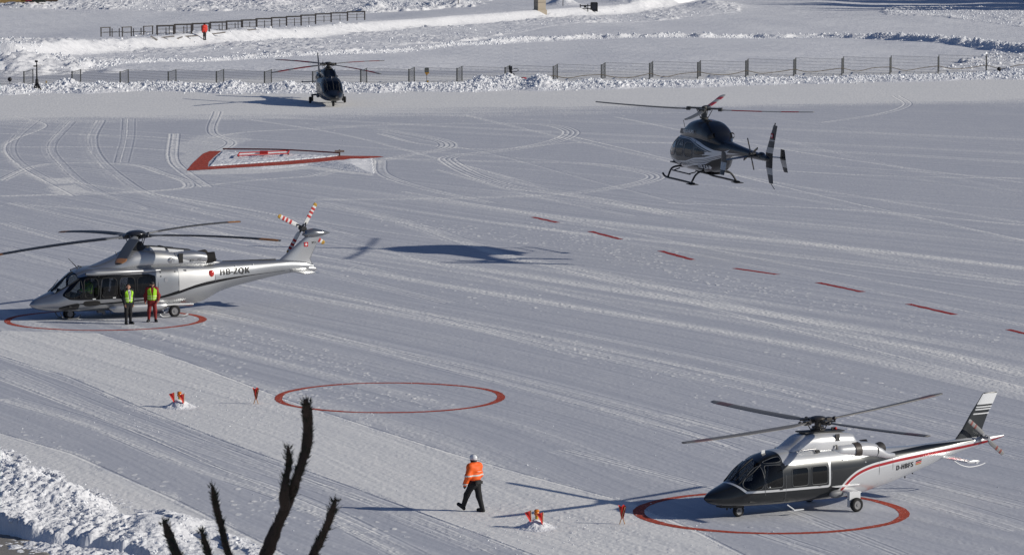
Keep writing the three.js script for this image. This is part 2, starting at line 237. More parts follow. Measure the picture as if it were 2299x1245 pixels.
struct('snow_plain', heightfield([-2500, -900, -300, -120, -74, -46, -30, 0, 30, 46, 74, 120, 300, 900, 2500], [-600, -100, 60, 135.9, 200, 262, 300, 386, 420, 500, 600, 720, 900, 1500, 4000], (x, d) => baseY(d) - (d > 386 ? 0.35 : 0.06)), snowMat);

// the land behind the airfield: embankment, ploughed banks, the flat snow of the frozen lake
const CREST = XD([-300, 108, 0, 100, 100, 95, 230, 88, 440, 80, 620, 66, 820, 50, 1000, 37, 1195, 25, 1300, 18, 1500, -6], 1.25);
const ROUGH = [   // [outline, lump height, lump size]
  [[-200, 126, 0, 122, 190, 118, 440, 97, 830, 74, 1100, 56, 1290, 40, 1460, 18, 1650, 6, 1660, 24, 1460, 46, 1290, 54, 1130, 76, 1050, 92, 830, 113, 560, 131, 400, 139, 190, 153, 0, 182, -200, 190], 0.34, 1.0],
  [[-200, -4, 1120, -12, 1060, 20, 960, 24, 820, 33, 560, 23, 330, 24, 110, 22, 0, 22, -200, 22], 0.5, 1.0],
  [[0, 122, 60, 118, 205, 148, 195, 165, 100, 172, 0, 186, -200, 190, -200, 120], 0.28, 0.7],
  [[1980, 16, 2200, 14, 2320, 30, 2299, 55, 2100, 36, 1990, 34], 0.25, 0.8],
  [[2160, 96, 2330, 100, 2330, 135, 2200, 150, 2110, 158, 2230, 118], 0.45, 0.9],
].map(([p, h, s]) => { const q = XD(p); return [q, h, s, q.reduce((m, v) => [Math.min(m[0], v[0]), Math.max(m[1], v[0]), Math.min(m[2], v[1]), Math.max(m[3], v[1])], [1e9, -1e9, 1e9, -1e9])]; });
const RIDGES = [   // ploughed ridges: [line, height, half width, lump size]
  [XD([150, 161, 400, 141, 560, 131, 830, 117, 1000, 106, 1100, 101]), 0.30, 0.9, 0.8], [XD([1100, 101, 1180, 95, 1300, 89, 1480, 88, 1650, 86, 1850, 85, 1960, 87]), 0.55, 1.3, 0.7],
  [XD([1960, 88, 2060, 93, 2160, 102, 2240, 112, 2330, 124]), 0.75, 1.4, 1.0], [XD([820, 30, 860, 12, 960, 16, 1060, 10]), 0.5, 1.6, 1.2],
];
const MOUNDS = [[1262, 32, 1.5, 2.6], [70, 150, 0.7, 3.0], [20, 160, 0.9, 3.5], [840, 24, 0.9, 2.4], [1020, 16, 0.8, 2.5], [250, 160, 0.35, 1.4], [60, 16, 1.2, 4], [600, 8, 0.9, 4], [1600, 14, 0.8, 5], [1420, 22, 0.9, 5]].map(([x, y, h, w]) => { const p = at(x, y); return [p.x, -p.z, h, w]; });
function landY(X, D) {
  let y = baseY(D);
  const near = sstep(386, 394, D); if (D < 388) y -= 0.09 * sstep(388, 386, D); const keep = sstep(376, 382, D), jx = X + (vn(X * 0.7, D * 0.3) - 0.5) * 1.4 + (vn(X * 2.3, D) - 0.5) * 0.6, jd = D + (vn(X * 0.5 + 40, D * 0.3) - 0.5) * 4;
  y += (fbm(X * 0.05, D * 0.02, 3) - 0.5) * 0.9 * near;
  if (D > 440) { const [d, side] = toLine(CREST, X + (vn(X * 0.4, D * 0.15) - 0.5) * 0.5, D); y += side < 0 ? 1.25 * sstep(40, 2, d) : 1.25 * (1 - sstep(0.0, 2.7, d)); }
  for (const [p, h, s, b] of ROUGH) if (jx > b[0] && jx < b[1] && jd > b[2] && jd < b[3] && inside(p, jx, jd)) {
    const m = 0.35 + 0.65 * sstep(0.35, 0.65, vn(X * 0.18 + 3, D * 0.07)); y += m * h * (0.75 * rubble(X, D * 0.75, s) * 0.7 + 0.65 * rubble(X + 50, D * 0.8, s * 0.42) + 0.7 * (fbm(X * 0.3, D * 0.12, 3) - 0.5));
  }
  for (const [L, h, w, s] of RIDGES) { const [d] = toLine(L, jx, jd); if (d < w * 1.6) { const e = Math.exp(-2.2 * (d / w) ** 2); y += e * h * (0.45 + 0.5 * rubble(X, D * 0.8, s) + 0.35 * rubble(X + 9, D, s * 0.45)); } }
  for (const [mx, md, h, w] of MOUNDS) { const e = Math.hypot(X - mx, (D - md) * 0.45); if (e < w * 2) y += h * Math.exp(-2 * (e / w) ** 2) * (0.8 + 0.35 * vn(X * 1.5, D)); }
  return D < 388 ? lerp(baseY(D) - 0.09, y, keep) : y;
}
const bankMat = std({ map: snowC, bumpMap: snowB, bumpScale: 0.12, roughness: 0.85 });
struct('snow_slope', heightfield(range(-90, 92, 720), range(372, 800, 820), landY), bankMat);
const landAt = (px, py) => { const a = (px - PW / 2) / FP, b = -(py - PH / 2) / FP, c = Math.cos(PITCH), s = Math.sin(PITCH), dy = b * c - s, dz = c + b * s; for (let D = 380; D < 795; D += 0.4) { const x = a / dz * D, y = landY(x, D); if (HC + dy / dz * D <= y) return V3(x, y, -D); } return at(px, py); };

// the ploughed ridge in front of the fence
const RIDGE = spline(XD([-300, 206, -20, 206, 150, 203, 330, 198, 500, 203, 700, 202, 900, 200, 1050, 199, 1180, 196, 1350, 193, 1600, 187, 1900, 180, 2150, 173, 2299, 170, 2600, 165]), 4);
const HEAPS = [[40, 196, 0.4], [150, 198, 0.55], [225, 196, 0.3], [520, 203, 0.4], [640, 203, 0.3], [1080, 192, 0.75], [1140, 192, 0.7], [1215, 196, 0.75], [1330, 190, 0.3], [1700, 184, 0.15], [2270, 164, 0.5], [1620, 175, 0.2]].map(([x, y, h]) => { const p = at(x, y); return [p.x, -p.z, h]; });
function ridgeY(X, D) {
  const [d, side] = toLine(RIDGE, X, D + (vn(X * 0.5, 3) - 0.5) * 3.0), w = side > 0 ? 3.2 : 4.2, e = Math.max(0, 1 - (d / w) ** 2); let y = -0.03;
  const h = (0.22 + 0.24 * vn(X * 0.22 + 8, 0.5) + 0.10 * sstep(10, -20, X)) * lerp(0.62, 0.45, sstep(0, 16, X));
  y += e * h * (0.45 + 0.30 * rubble(X, D * 0.5, 0.75) + 0.75 * rubble(X + 31, D * 0.6, 0.36) + 0.5 * rubble(X + 3, D * 0.7, 0.2));
  for (const [hx, hd, hh] of HEAPS) { const q = Math.hypot(X - hx, (D - hd) * 0.4); if (q < 2.4) y += hh * Math.exp(-1.5 * (q / 1.25) ** 2) * (0.7 + 0.4 * rubble(X, D * 0.6, 0.4)); }
  return y + 0.05 * sstep(5, 2, d);
}
struct('snow_ridge', heightfield(range(-50, 54, 1100), range(354, 384, 150), ridgeY), bankMat);

// the snow-blown bank at the lower left, cut to a wall on its near side
const BACK = XD([-160, 960, -60, 1000, 0, 1022, 150, 1086, 330, 1158, 430, 1195, 520, 1232, 600, 1262, 760, 1330]);
const FRONT = XD([-160, 1134, -60, 1174, 0, 1198, 60, 1212, 120, 1222, 200, 1230, 290, 1240, 400, 1275]);
const SCOOP = at(345, 1196), SCOOP2 = at(415, 1190);
function nearBankY(X, D) {
  const jx = X + (vn(X * 1.2, D) - 0.5) * 0.5 + (vn(X * 4, D * 2) - 0.5) * 0.2, jd = D + (vn(X * 0.9 + 7, D * 0.6) - 0.5) * 2.0, [db, sb] = toLine(BACK, jx, jd);
  const [df, sf, al] = toLine(FRONT, X + (vn(X * 3, D * 2) - 0.5) * 0.16, D + (vn(X * 2.2, D) - 0.5) * 0.4), big = vn(X * 0.55 + 2, D * 0.3);
  const q = Math.hypot(X - SCOOP.x, (D + SCOOP.z) * 0.28), q2 = Math.hypot(X - SCOOP2.x, (D + SCOOP2.z) * 0.4), calm = Math.max(Math.exp(-q * q * 2.2), 0.8 * Math.exp(-q2 * q2 * 3)), mound = 0.50 * Math.exp(-q * q * 1.6) + 0.30 * Math.exp(-q2 * q2 * 4);
  const rough = (0.10 * rubble(X, D * 0.8, 0.42) * (0.4 + big) + 0.09 * rubble(X + 11, D, 0.2) + 0.05 * rubble(X + 5, D, 0.11) + 0.30 * (big - 0.5)) * (1 - 0.9 * calm);
  if (sb < 0) return -0.03 + Math.max(0, rough - 0.02) * sstep(1.6, 0, db) * 0.8 + mound * sstep(1.5, 0, db);
  const top = lerp(0.60, 0.14, sstep(0.24, 0.72, al)) * sstep(0, 2.4, db) * (0.8 + 0.4 * big), end = sstep(1.0, 0.8, al);
  if (sf < 0) return -0.03 + (top + Math.max(-0.1, rough) * sstep(0, 0.8, db)) * end + mound * (0.9 + 0.2 * vn(X * 2, D));
  return -0.03 + top * sstep(0.22, 0, df) * end + mound * 0.4 + (0.05 + 0.10 * rubble(X, D, 0.3) + 0.06 * rubble(X + 2, D, 0.13)) * sstep(0.1, 0.5, df) * sstep(3.4, 0.8, df) * sstep(0.3, 0.55, al);
}
struct('snow_bank', heightfield(range(-27, 0, 560), range(140, 171, 300), nearBankY), bankMat);
{ // cleared road in the corner
  const g = heightfield(range(-26, -12.6, 90), range(139, 148.2, 60), (x, d) => (x < -15.75 + (147.7 - d) * 0.45 + (vn(x * 2, d * 2) - 0.5) * 0.5 ? 0.06 : -0.2));
  struct('road', g, std({ color: rgb(0.23, 0.215, 0.195), roughness: 0.8, bumpMap: snowB, bumpScale: 0.05 }));
}
// ---------------------------------------------------------------- aircraft kit (each aircraft: +x forward, +y up, +z its right side; origin on the ground under the rotor hub)
function loftOf(rows) {                                                // rows: [x, top, mid, bottom, half width, n top, n bottom], nose first
  const xs = rows.map((r) => r[0]), n = xs.length, slopes = [];
  for (let k = 1; k <= 6; k++) {                                       // monotone cubic through every column
    const d = [], m = []; for (let i = 0; i + 1 < n; i++) d.push((rows[i + 1][k] - rows[i][k]) / (xs[i + 1] - xs[i]));
    for (let i = 0; i < n; i++) m.push(i === 0 ? d[0] : i === n - 1 ? d[n - 2] : d[i - 1] * d[i] <= 0 ? 0 : 2 * d[i - 1] * d[i] / (d[i - 1] + d[i]));
    slopes[k] = m;
  }
  const get = (x) => {
    x = clamp(x, xs[n - 1], xs[0]); let i = 0; while (i < n - 2 && x < xs[i + 1]) i++;
    const h = xs[i + 1] - xs[i], t = (x - xs[i]) / h, o = [x];
    for (let k = 1; k <= 6; k++) { const a = rows[i][k], b = rows[i + 1][k], m = slopes[k]; o[k] = a * (2 * t ** 3 - 3 * t * t + 1) + h * m[i] * (t ** 3 - 2 * t * t + t) + b * (3 * t * t - 2 * t ** 3) + h * m[i + 1] * (t ** 3 - t * t); }
    return o;
  };
  const P = (v, n) => Math.sign(v) * Math.abs(v) ** (2 / n);
  const point = (x, a, off = 0) => { const [, T, M, B, W, nT, nB] = get(x), c = Math.cos(a), s = Math.sin(a), q = s >= 0 ? nT : nB; return V3(x, M + (s >= 0 ? T - M + off : M - B + off) * P(s, q), (W + off) * P(c, q)); };
  const side = (x, y) => { const [, T, M, B, W, nT, nB] = get(x), q = y > M ? nT : nB, v = Math.min(1, Math.abs(y > M ? (y - M) / (T - M) : (M - y) / (M - B))); return W * (1 - v ** q) ** (1 / q); };
  const x0 = xs[n - 1], x1 = xs[0];
  const mesh = (nx = 110, na = 44, off = 0, uvBox = null) => {
    const pos = [], uv = [], idx = [], X = []; for (let i = 0; i <= nx; i++) { const t = i / nx; X.push(x1 + (x0 - x1) * (t < 0.12 ? t * t / 0.24 : t < 0.94 ? t - 0.06 : 1 - (1 - t) ** 2 * 0.0 - (1 - t) * 2)); }
    for (let i = 0; i <= nx; i++) X[i] = x1 + (x0 - x1) * (0.5 - 0.5 * Math.cos(Math.PI * i / nx)) * 0.35 + (x0 - x1) * (i / nx) * 0.65;
    const b = uvBox || [x0, x1, 0, 1];
    for (const x of X) for (let j = 0; j <= na; j++) { const p = point(x, j / na * 2 * Math.PI - Math.PI / 2, off); pos.push(p.x, p.y, p.z); uv.push((p.x - b[0]) / (b[1] - b[0]), (p.y - b[2]) / (b[3] - b[2])); }
    for (let i = 0; i < nx; i++) for (let j = 0; j < na; j++) { const a = i * (na + 1) + j, c = a + na + 1; idx.push(a, a + 1, c, a + 1, c + 1, c); }
    const g = new THREE.BufferGeometry(); g.setAttribute('position', new THREE.Float32BufferAttribute(pos, 3)); g.setAttribute('uv', new THREE.Float32BufferAttribute(uv, 2)); g.setIndex(idx); g.computeVertexNormals();
    const N = g.attributes.normal; for (let i = 0; i <= nx; i++) { const a = i * (na + 1), c = a + na; const v = V3(N.getX(a) + N.getX(c), N.getY(a) + N.getY(c), N.getZ(a) + N.getZ(c)).normalize(); N.setXYZ(a, v.x, v.y, v.z); N.setXYZ(c, v.x, v.y, v.z); }
    return g;
  };
  return { get, point, side, mesh, x0, x1 };
}
function rounded(poly, k = 2, c = 0.22) { for (; k > 0; k--) { const o = []; poly.forEach((p, i) => { const q = poly[(i + 1) % poly.length]; o.push([lerp(p[0], q[0], c), lerp(p[1], q[1], c)], [lerp(q[0], p[0], c), lerp(q[1], p[1], c)]); }); poly = o; } return poly; }
function sheet(rows) {                                                  // rows of points -> surface
  const pos = [], uv = [], idx = [], n = rows[0].length; rows.forEach((r, i) => r.forEach((p, j) => { pos.push(p.x, p.y, p.z); uv.push(j / (n - 1), i / (rows.length - 1)); }));
  for (let i = 0; i + 1 < rows.length; i++) for (let j = 0; j + 1 < n; j++) { const a = i * n + j, c = a + n; idx.push(a, a + 1, c, a + 1, c + 1, c); }
  const g = new THREE.BufferGeometry(); g.setAttribute('position', new THREE.Float32BufferAttribute(pos, 3)); g.setAttribute('uv', new THREE.Float32BufferAttribute(uv, 2)); g.setIndex(idx); g.computeVertexNormals(); return g;
}
function sidePanel(L, poly, s, off = 0.006, nr = 12, nc = 12) {         // panel of the skin: an outline drawn from the side, s = -1 left, +1 right
  const ys = poly.map((p) => p[1]), y0 = Math.min(...ys), y1 = Math.max(...ys), rows = [];
  for (let i = 0; i <= nr; i++) {
    const y = lerp(y0 + 1e-3, y1 - 1e-3, i / nr), hit = []; for (let k = 0; k < poly.length; k++) { const a = poly[k], b = poly[(k + 1) % poly.length]; if ((a[1] > y) !== (b[1] > y)) hit.push(a[0] + (b[0] - a[0]) * (y - a[1]) / (b[1] - a[1])); }
    const xa = Math.min(...hit), xb = Math.max(...hit), r = []; for (let j = 0; j <= nc; j++) { const x = lerp(xa, xb, j / nc); r.push(V3(x, y, s * (L.side(x, y) + off))); } if (s > 0) r.reverse(); rows.push(r);
  }
  return sheet(rows);
}
function seam(L, poly, s, r = 0.012, closed = true, off = 0.004) { const pts = poly.map(([x, y]) => V3(x, y, s * (L.side(x, y) + off))); return new THREE.TubeGeometry(new THREE.CatmullRomCurve3(pts, closed, 'centripetal'), pts.length * 5, r, 5, closed); }
function screenPanel(L, xa, xb, low, s, off = 0.0, gap = 0.03) {        // half of a windscreen: from the middle down to the line low(x), on side s
  const rows = []; for (let i = 0; i <= 14; i++) { const x = lerp(xa, xb, i / 14), [, T, M, , , nT] = L.get(x), y = low(x), v = clamp((y - M) / (T - M), 0, 0.999), a0 = Math.asin(v ** (nT / 2)), r = [];
    for (let j = 0; j <= 12; j++) { const a = lerp(a0, Math.PI / 2, j / 12), p = L.point(x, a, off); r.push(V3(p.x, p.y, s * Math.max(p.z, gap * 0.5))); } if (s < 0) r.reverse(); rows.push(r); }
  return sheet(rows);
}
// a paint scheme drawn in metres on the side of the aircraft
function paint(box, draw, wide = 2048) {
  const [x0, x1, y0, y1] = box, S = wide / (x1 - x0), cv = document.createElement('canvas'); cv.width = wide; cv.height = Math.round((y1 - y0) * S); const c = cv.getContext('2d');
  c.setTransform(S, 0, 0, -S, -x0 * S, y1 * S); c.lineJoin = 'round';
  c.poly = (p, f) => { c.fillStyle = f; c.beginPath(); p.forEach((q, i) => (i ? c.lineTo(...q) : c.moveTo(...q))); c.closePath(); c.fill(); };
  c.curve = (p, w, f) => { c.strokeStyle = f; c.lineWidth = w; const L = new THREE.CatmullRomCurve3(p.map((q) => V3(q[0], q[1], 0)), false, 'centripetal').getPoints(80); c.beginPath(); L.forEach((q, i) => (i ? c.lineTo(q.x, q.y) : c.moveTo(q.x, q.y))); c.stroke(); };
  c.cut = (p) => { c.globalCompositeOperation = 'destination-out'; c.poly(p, '#000'); c.globalCompositeOperation = 'source-over'; };
  draw(c); const t = new THREE.CanvasTexture(cv); t.colorSpace = THREE.SRGBColorSpace; t.anisotropy = 8; return t;
}
function lettering(text, w, h, color, font = 'bold', sx = 1, back = null) { // flat lettering on a clear ground, one texture
  const cv = document.createElement('canvas'); cv.width = 512; cv.height = Math.round(512 * h / w); const c = cv.getContext('2d'); if (back) { c.fillStyle = back; c.fillRect(0, 0, 512, cv.height); } c.fillStyle = color; c.textAlign = 'center'; c.textBaseline = 'middle';
  c.font = `${font} ${Math.round(cv.height * 1.08)}px sans-serif`; const m = c.measureText(text).width; c.translate(256, cv.height * 0.53); c.scale(500 / m * sx, 1); c.fillText(text, 0, 0);
  const t = new THREE.CanvasTexture(cv); t.colorSpace = THREE.SRGBColorSpace; t.anisotropy = 8; return t;
}
function decal(parent, L, name, xa, xb, y0, y1, slope, tex, off = 0.013) {    // both sides, reading forwards; the base line climbs by slope
  for (const s of [-1, 1]) {
    const rows = []; for (let i = 0; i <= 6; i++) { const r = []; for (let j = 0; j <= 14; j++) { const u = j / 14, x = s < 0 ? lerp(xa, xb, u) : lerp(xb, xa, u), y = lerp(y0, y1, i / 6) + slope * (xa - x); r.push(V3(x, y, s * (L.side(x, y) + off))); } rows.push(r); }
    part(parent, name, sheet(rows), std({ map: tex, alphaTest: 0.3, roughness: 0.5, side: THREE.DoubleSide }));
  }
}
function slab(sec) {                                                    // fin or wing from sections {p: [x, y, z] leading edge, c: chord backwards, t: thickness, u: 'y' stands up / 'z' lies flat}
  const N = 16, rows = sec.map(({ p, c, t, up }) => { const r = []; for (let k = 0; k <= N; k++) { const a = k / N * 2 * Math.PI, m = (1 - Math.cos(a)) / 2, h = 0.5 * t * Math.sign(Math.sin(a)) * (2.6 * Math.sqrt(Math.max(m, 0)) * (1 - m) ** 1.0 * 0.75 + 0.12 * Math.abs(Math.sin(a))); r.push(up ? V3(p[0] - c * m, p[1], p[2] + h) : V3(p[0] - c * m, p[1] + h, p[2])); } return r; });
  const g = sheet(rows), cap = (r, f) => { const s = new THREE.BufferGeometry(), v = []; for (let i = 1; i + 1 < r.length; i++) { const q = f ? [r[0], r[i], r[i + 1]] : [r[0], r[i + 1], r[i]]; q.forEach((p) => v.push(p.x, p.y, p.z)); } s.setAttribute('position', new THREE.Float32BufferAttribute(v, 3)); s.computeVertexNormals(); return s; };
  return merge([g, cap(rows[0], true), cap(rows[rows.length - 1], false)]);
}
function bladeGeo(R, r0, chord, thick, droop, bands, pitch = 0.12, root = 0.5) {   // along +x; bands: [from share, r, g, b]
  const n = 60, pos = [], col = [], idx = [], M = 10;
  for (let i = 0; i <= n; i++) {
    const s = i / n, x = lerp(r0, R, s), w = chord * lerp(root, 1, sstep(0.02, 0.16, s)) * (s > 0.94 ? lerp(1, 0.6, (s - 0.94) / 0.06) : 1), tw = pitch * (1 - s * 0.9), y = -droop * s * s;
    let b = bands[0]; for (const k of bands) if (s >= k[0]) b = k;
    for (let k = 0; k < M; k++) { const a = k / M * 2 * Math.PI, z = Math.cos(a) * w * 0.5 - w * 0.18, h = Math.sin(a) * thick * 0.5 * (1 + 0.4 * Math.cos(a)) * lerp(1.5, 1, sstep(0, 0.1, s)); pos.push(x, y + h * Math.cos(tw) + z * Math.sin(tw), z * Math.cos(tw) - h * Math.sin(tw)); col.push(b[1], b[2], b[3]); }
  }
  for (let i = 0; i < n; i++) for (let k = 0; k < M; k++) { const a = i * M + k, b = i * M + (k + 1) % M, c = a + M, d = b + M; idx.push(a, c, b, b, c, d); }
  for (let k = 1; k + 1 < M; k++) { idx.push(n * M, n * M + k + 1, n * M + k); idx.push(0, k, k + 1); }
  const g = new THREE.BufferGeometry(); g.setAttribute('position', new THREE.Float32BufferAttribute(pos, 3)); g.setAttribute('color', new THREE.Float32BufferAttribute(col, 3)); g.setIndex(idx); g.computeVertexNormals(); return g;
}
const bladeMat = std({ vertexColors: true, roughness: 0.45, metalness: 0 });
const M_dark = flat(0.018, 0.019, 0.021, 0.55), M_black = flat(0.008, 0.008, 0.009, 0.6), M_steel = flat(0.42, 0.42, 0.43, 0.35, { metalness: 0.85 }), M_tyre = flat(0.014, 0.014, 0.015, 0.85), M_white = flat(0.72, 0.73, 0.74, 0.35), M_red = flat(0.50, 0.025, 0.02, 0.5), M_grey = flat(0.16, 0.165, 0.175, 0.5);
const M_silver = phys({ color: rgb(0.50, 0.505, 0.51), metalness: 0.78, roughness: 0.32, clearcoat: 0.6, clearcoatRoughness: 0.08 });
const M_glass = phys({ color: rgb(0.22, 0.24, 0.26), transmission: 1, thickness: 0, roughness: 0.03, ior: 1.5, side: THREE.DoubleSide }), M_tint = phys({ color: rgb(0.07, 0.085, 0.11), transmission: 1, thickness: 0, roughness: 0.03, ior: 1.5, side: THREE.DoubleSide });
const M_clear = phys({ color: rgb(0.62, 0.66, 0.68), transmission: 1, thickness: 0, roughness: 0.03, ior: 1.5, side: THREE.DoubleSide });
const M_skin = flat(0.45, 0.24, 0.16, 0.6), M_seat = flat(0.10, 0.075, 0.05, 0.8), M_seatGrey = flat(0.06, 0.06, 0.065, 0.8);
const M_lamp = phys({ color: rgb(0.9, 0.9, 0.88), roughness: 0.08, metalness: 0.1, clearcoat: 1 });
function pieces(parent, name, list, mat) { for (const g of list) part(parent, name, g, mat); }
function wheel(parent, r, w, x, y, z) {
  const pr = []; for (let i = 0; i <= 14; i++) { const a = i / 14 * Math.PI; pr.push(new THREE.Vector2(r * 0.62 + (r * 0.38) * Math.sin(a) ** 0.6, -Math.cos(a) * w / 2)); }
  const m = part(parent, 'wheel', new THREE.LatheGeometry(pr, 28).rotateX(Math.PI / 2), M_tyre); m.position.set(x, y, z);
  part(m, 'rim', [disc(r * 0.62, w * 0.72, 0, 0, 0, 20), disc(r * 0.2, w * 0.95, 0, 0, 0, 12), new THREE.TorusGeometry(r * 0.58, r * 0.05, 6, 24).translate(0, 0, -w * 0.36), new THREE.TorusGeometry(r * 0.58, r * 0.05, 6, 24).translate(0, 0, w * 0.36)], flat(0.24, 0.24, 0.245, 0.45, { metalness: 0.3 }));
  return m;
}
function mainRotor(parent, hubY, turn, tilt, angles, hubGeos, hubMat, geo, lift) { // angles: the blades' headings seen from above in the world, 0 = to the right, 90 = towards the camera
  const m = part(parent, 'main_rotor', hubGeos, hubMat); m.position.y = hubY; m.rotation.z = -tilt;
  angles.forEach((d, i) => { const b = part(m, 'rotor_blade', Array.isArray(geo) ? geo[i] : geo, bladeMat); b.rotation.set(0, -d * Math.PI / 180 - turn, lift || 0, 'YXZ'); });
  return m;
}
function tailRotor(parent, x, y, z, angles, hub, hubMat, geo) {
  const m = part(parent, 'tail_rotor', hub, hubMat); m.position.set(x, y, z);
  for (const d of angles) { const b = part(m, 'rotor_blade', geo, bladeMat); b.rotation.z = d * Math.PI / 180; }
  return m;
}
function seat(parent, x, y, z, mat, s = 1) { part(parent, 'seat', [box(0.5 * s, 0.14, 0.48, 0, 0, 0), box(0.13, 0.72, 0.46, -0.25 * s, 0.36, 0, 0, 0.12), box(0.1, 0.2, 0.26, -0.34 * s, 0.80, 0, 0, 0.12), box(0.3, 0.3, 0.3, 0, -0.2, 0)].map((g) => g.translate(x, y, z)), mat); }
// ---------------------------------------------------------------- the silver five-bladed helicopter on the left
{
  const turn = Math.PI + 27 * Math.PI / 180, c27 = Math.cos(27 * Math.PI / 180), s27 = Math.sin(27 * Math.PI / 180);
  const g0 = at(305, 706.7), A = thing('helicopter', 'large silver helicopter with a black curved stripe and five rotor blades on a red circle', 'helicopter', [g0.x, 0, g0.z], turn);
  const L = loftOf([
    [5.03, 0.72, 0.70, 0.67, 0.02, 2, 2], [4.88, 0.87, 0.69, 0.55, 0.20, 2.1, 2.1], [4.46, 1.07, 0.72, 0.43, 0.46, 2.2, 2.3], [4.02, 1.25, 0.76, 0.38, 0.68, 2.3, 2.6], [3.5, 1.70, 0.86, 0.35, 0.86, 2.4, 2.9], [2.95, 2.08, 0.96, 0.34, 0.99, 2.7, 3.2], [2.3, 2.24, 1.05, 0.33, 1.06, 3.2, 3.4], [1.0, 2.28, 1.1, 0.33, 1.09, 3.6, 3.6],
    [-1.2, 2.28, 1.15, 0.33, 1.09, 3.6, 3.6], [-2.2, 2.27, 1.22, 0.36, 1.02, 3.5, 3.2], [-2.93, 2.25, 1.32, 0.47, 0.90, 3.2, 3.0], [-4.02, 2.21, 1.48, 0.90, 0.62, 2.8, 2.5], [-5.54, 2.17, 1.65, 1.22, 0.42, 2.6, 2.3], [-7.28, 2.14, 1.80, 1.50, 0.27, 2.4, 2.2], [-8.2, 2.02, 1.80, 1.58, 0.17, 2.2, 2.2], [-8.62, 1.85, 1.76, 1.65, 0.05, 2, 2]]);
  const M_smoke = phys({ color: rgb(0.30, 0.31, 0.33), transmission: 1, thickness: 0, roughness: 0.03, ior: 1.5, side: THREE.DoubleSide }), BX = [-8.7, 5.1, 0.25, 2.4];
  const W1 = rounded([[3.72, 1.13], [3.42, 1.30], [3.02, 1.72], [2.94, 1.75], [2.92, 1.0], [3.36, 0.97]], 1), W2 = rounded([[2.84, 1.80], [2.22, 1.83], [2.22, 0.97], [2.84, 0.99]], 2, 0.15);
  const CW = [[2.08, 1.34], [1.22, 0.50], [0.38, -0.36]].map(([a, b]) => rounded([[a, 1.82], [b, 1.82], [b, 0.97], [a, 0.97]], 2, 0.16));
  const low = (x) => lerp(1.20, 1.80, (4.0 - x) / 0.98);
  const screen = [[4.0, 1.18], [3.5, low(3.5) - 0.02], [3.02, 1.80], [3.02, 2.5], [3.5, 2.2], [4.0, 1.5]];
  const stripe = [[3.3, 0.74], [2.2, 0.70], [0.86, 0.74], [-0.55, 0.83], [-1.53, 1.03], [-2.4, 1.25], [-3.9, 1.43], [-5.3, 1.55], [-7.1, 1.66]];
  const tex = paint(BX, (c) => {
    c.poly([[-9, 0], [6, 0], [6, 3], [-9, 3]], '#a7a9ab');
    c.poly(rounded([[3.05, 1.92], [-0.50, 1.92], [-0.50, 0.88], [3.45, 0.90], [3.8, 1.12]], 2, 0.1), '#0d0e10');
    { const P = new THREE.CatmullRomCurve3(stripe.map((q) => V3(q[0], q[1], 0)), false, 'centripetal').getPoints(120); const up = [], dn = []; P.forEach((q, i) => { const u = i / 120, w = 0.058 * sstep(0, 0.06, u) * (0.55 + 0.75 * sstep(0.3, 0.55, u)) * (1 - 0.92 * sstep(0.62, 0.97, u)); up.push([q.x, q.y + w]); dn.unshift([q.x, q.y - w]); }); c.poly([...up, ...dn], '#101114'); }
    c.poly(rounded([[2.92, 0.86], [2.14, 0.86], [2.1, 0.64], [2.86, 0.6]], 2, 0.2), '#3b3936'); c.poly(rounded([[3.95, 0.60], [3.2, 0.78], [3.05, 0.74], [3.1, 0.46], [3.9, 0.46]], 2, 0.2), '#3b3936');
    for (const p of [W1, W2, ...CW, screen]) c.cut(p);
  });
  const skin = phys({ map: tex, alphaTest: 0.5, metalness: 0.78, roughness: 0.32, clearcoat: 0.7, clearcoatRoughness: 0.06 });
  part(A, 'fuselage', L.mesh(260, 88, 0, BX), skin);
  part(A, 'cabin_lining', L.mesh(90, 36, -0.035, BX), std({ map: tex, color: rgb(0.05, 0.05, 0.055), alphaTest: 0.5, roughness: 0.9 }));
  for (const s of [-1, 1]) {
    for (const p of [W1, W2, ...CW]) { const w = part(A, 'window', sidePanel(L, p, s), p === W1 ? M_clear : p === W2 ? M_glass : M_smoke); part(w, 'window_frame', seam(L, p, s, 0.018), M_black); }
    part(A, 'windscreen', screenPanel(L, 4.0, 3.02, low, s, 0.004), M_clear);
    part(A, 'windscreen_pillar', seam(L, [[4.0, 1.19], [3.75, low(3.75)], [3.5, low(3.5)], [3.25, low(3.25)], [3.0, 1.82]], s, 0.028, false), M_dark);
    part(A, 'panel', sidePanel(L, [[-1.62, 2.08], [-3.46, 2.02], [-3.46, 1.46], [-2.6, 1.36], [-1.62, 1.10]], s, 0.009, 14, 14), phys({ color: rgb(0.50, 0.505, 0.51), metalness: 0.35, roughness: 0.5 }), 'rear cabin side panel with its finish made paler for a bright reflection');  // paler, less metallic finish stands in for the bright reflection on this panel
    pieces(A, 'door_handle', [box(0.14, 0.04, 0.03, 2.42, 0.93, s * (L.side(2.42, 0.93) + 0.01)), box(0.14, 0.04, 0.03, 1.48, 0.95, s * (L.side(1.48, 0.95) + 0.01))], M_white);
    part(A, 'step', rod([0.72, 1.0, s * 1.12], [0.68, 0.92, s * 1.13], 0.02), M_white);
    part(A, 'roundel', ball(0.155, -3.27, 1.76, s * (L.side(-3.27, 1.76) - 0.0), 1, 1, 0.5), phys({ color: rgb(0.55, 0.03, 0.02), roughness: 0.2, clearcoat: 1 }), 'red domed roundel');
    part(A, 'fuel_cap', disc(0.1, 0.02, -1.0, 1.62, s * (L.side(-1.0, 1.62) + 0.006), 20), M_silver);
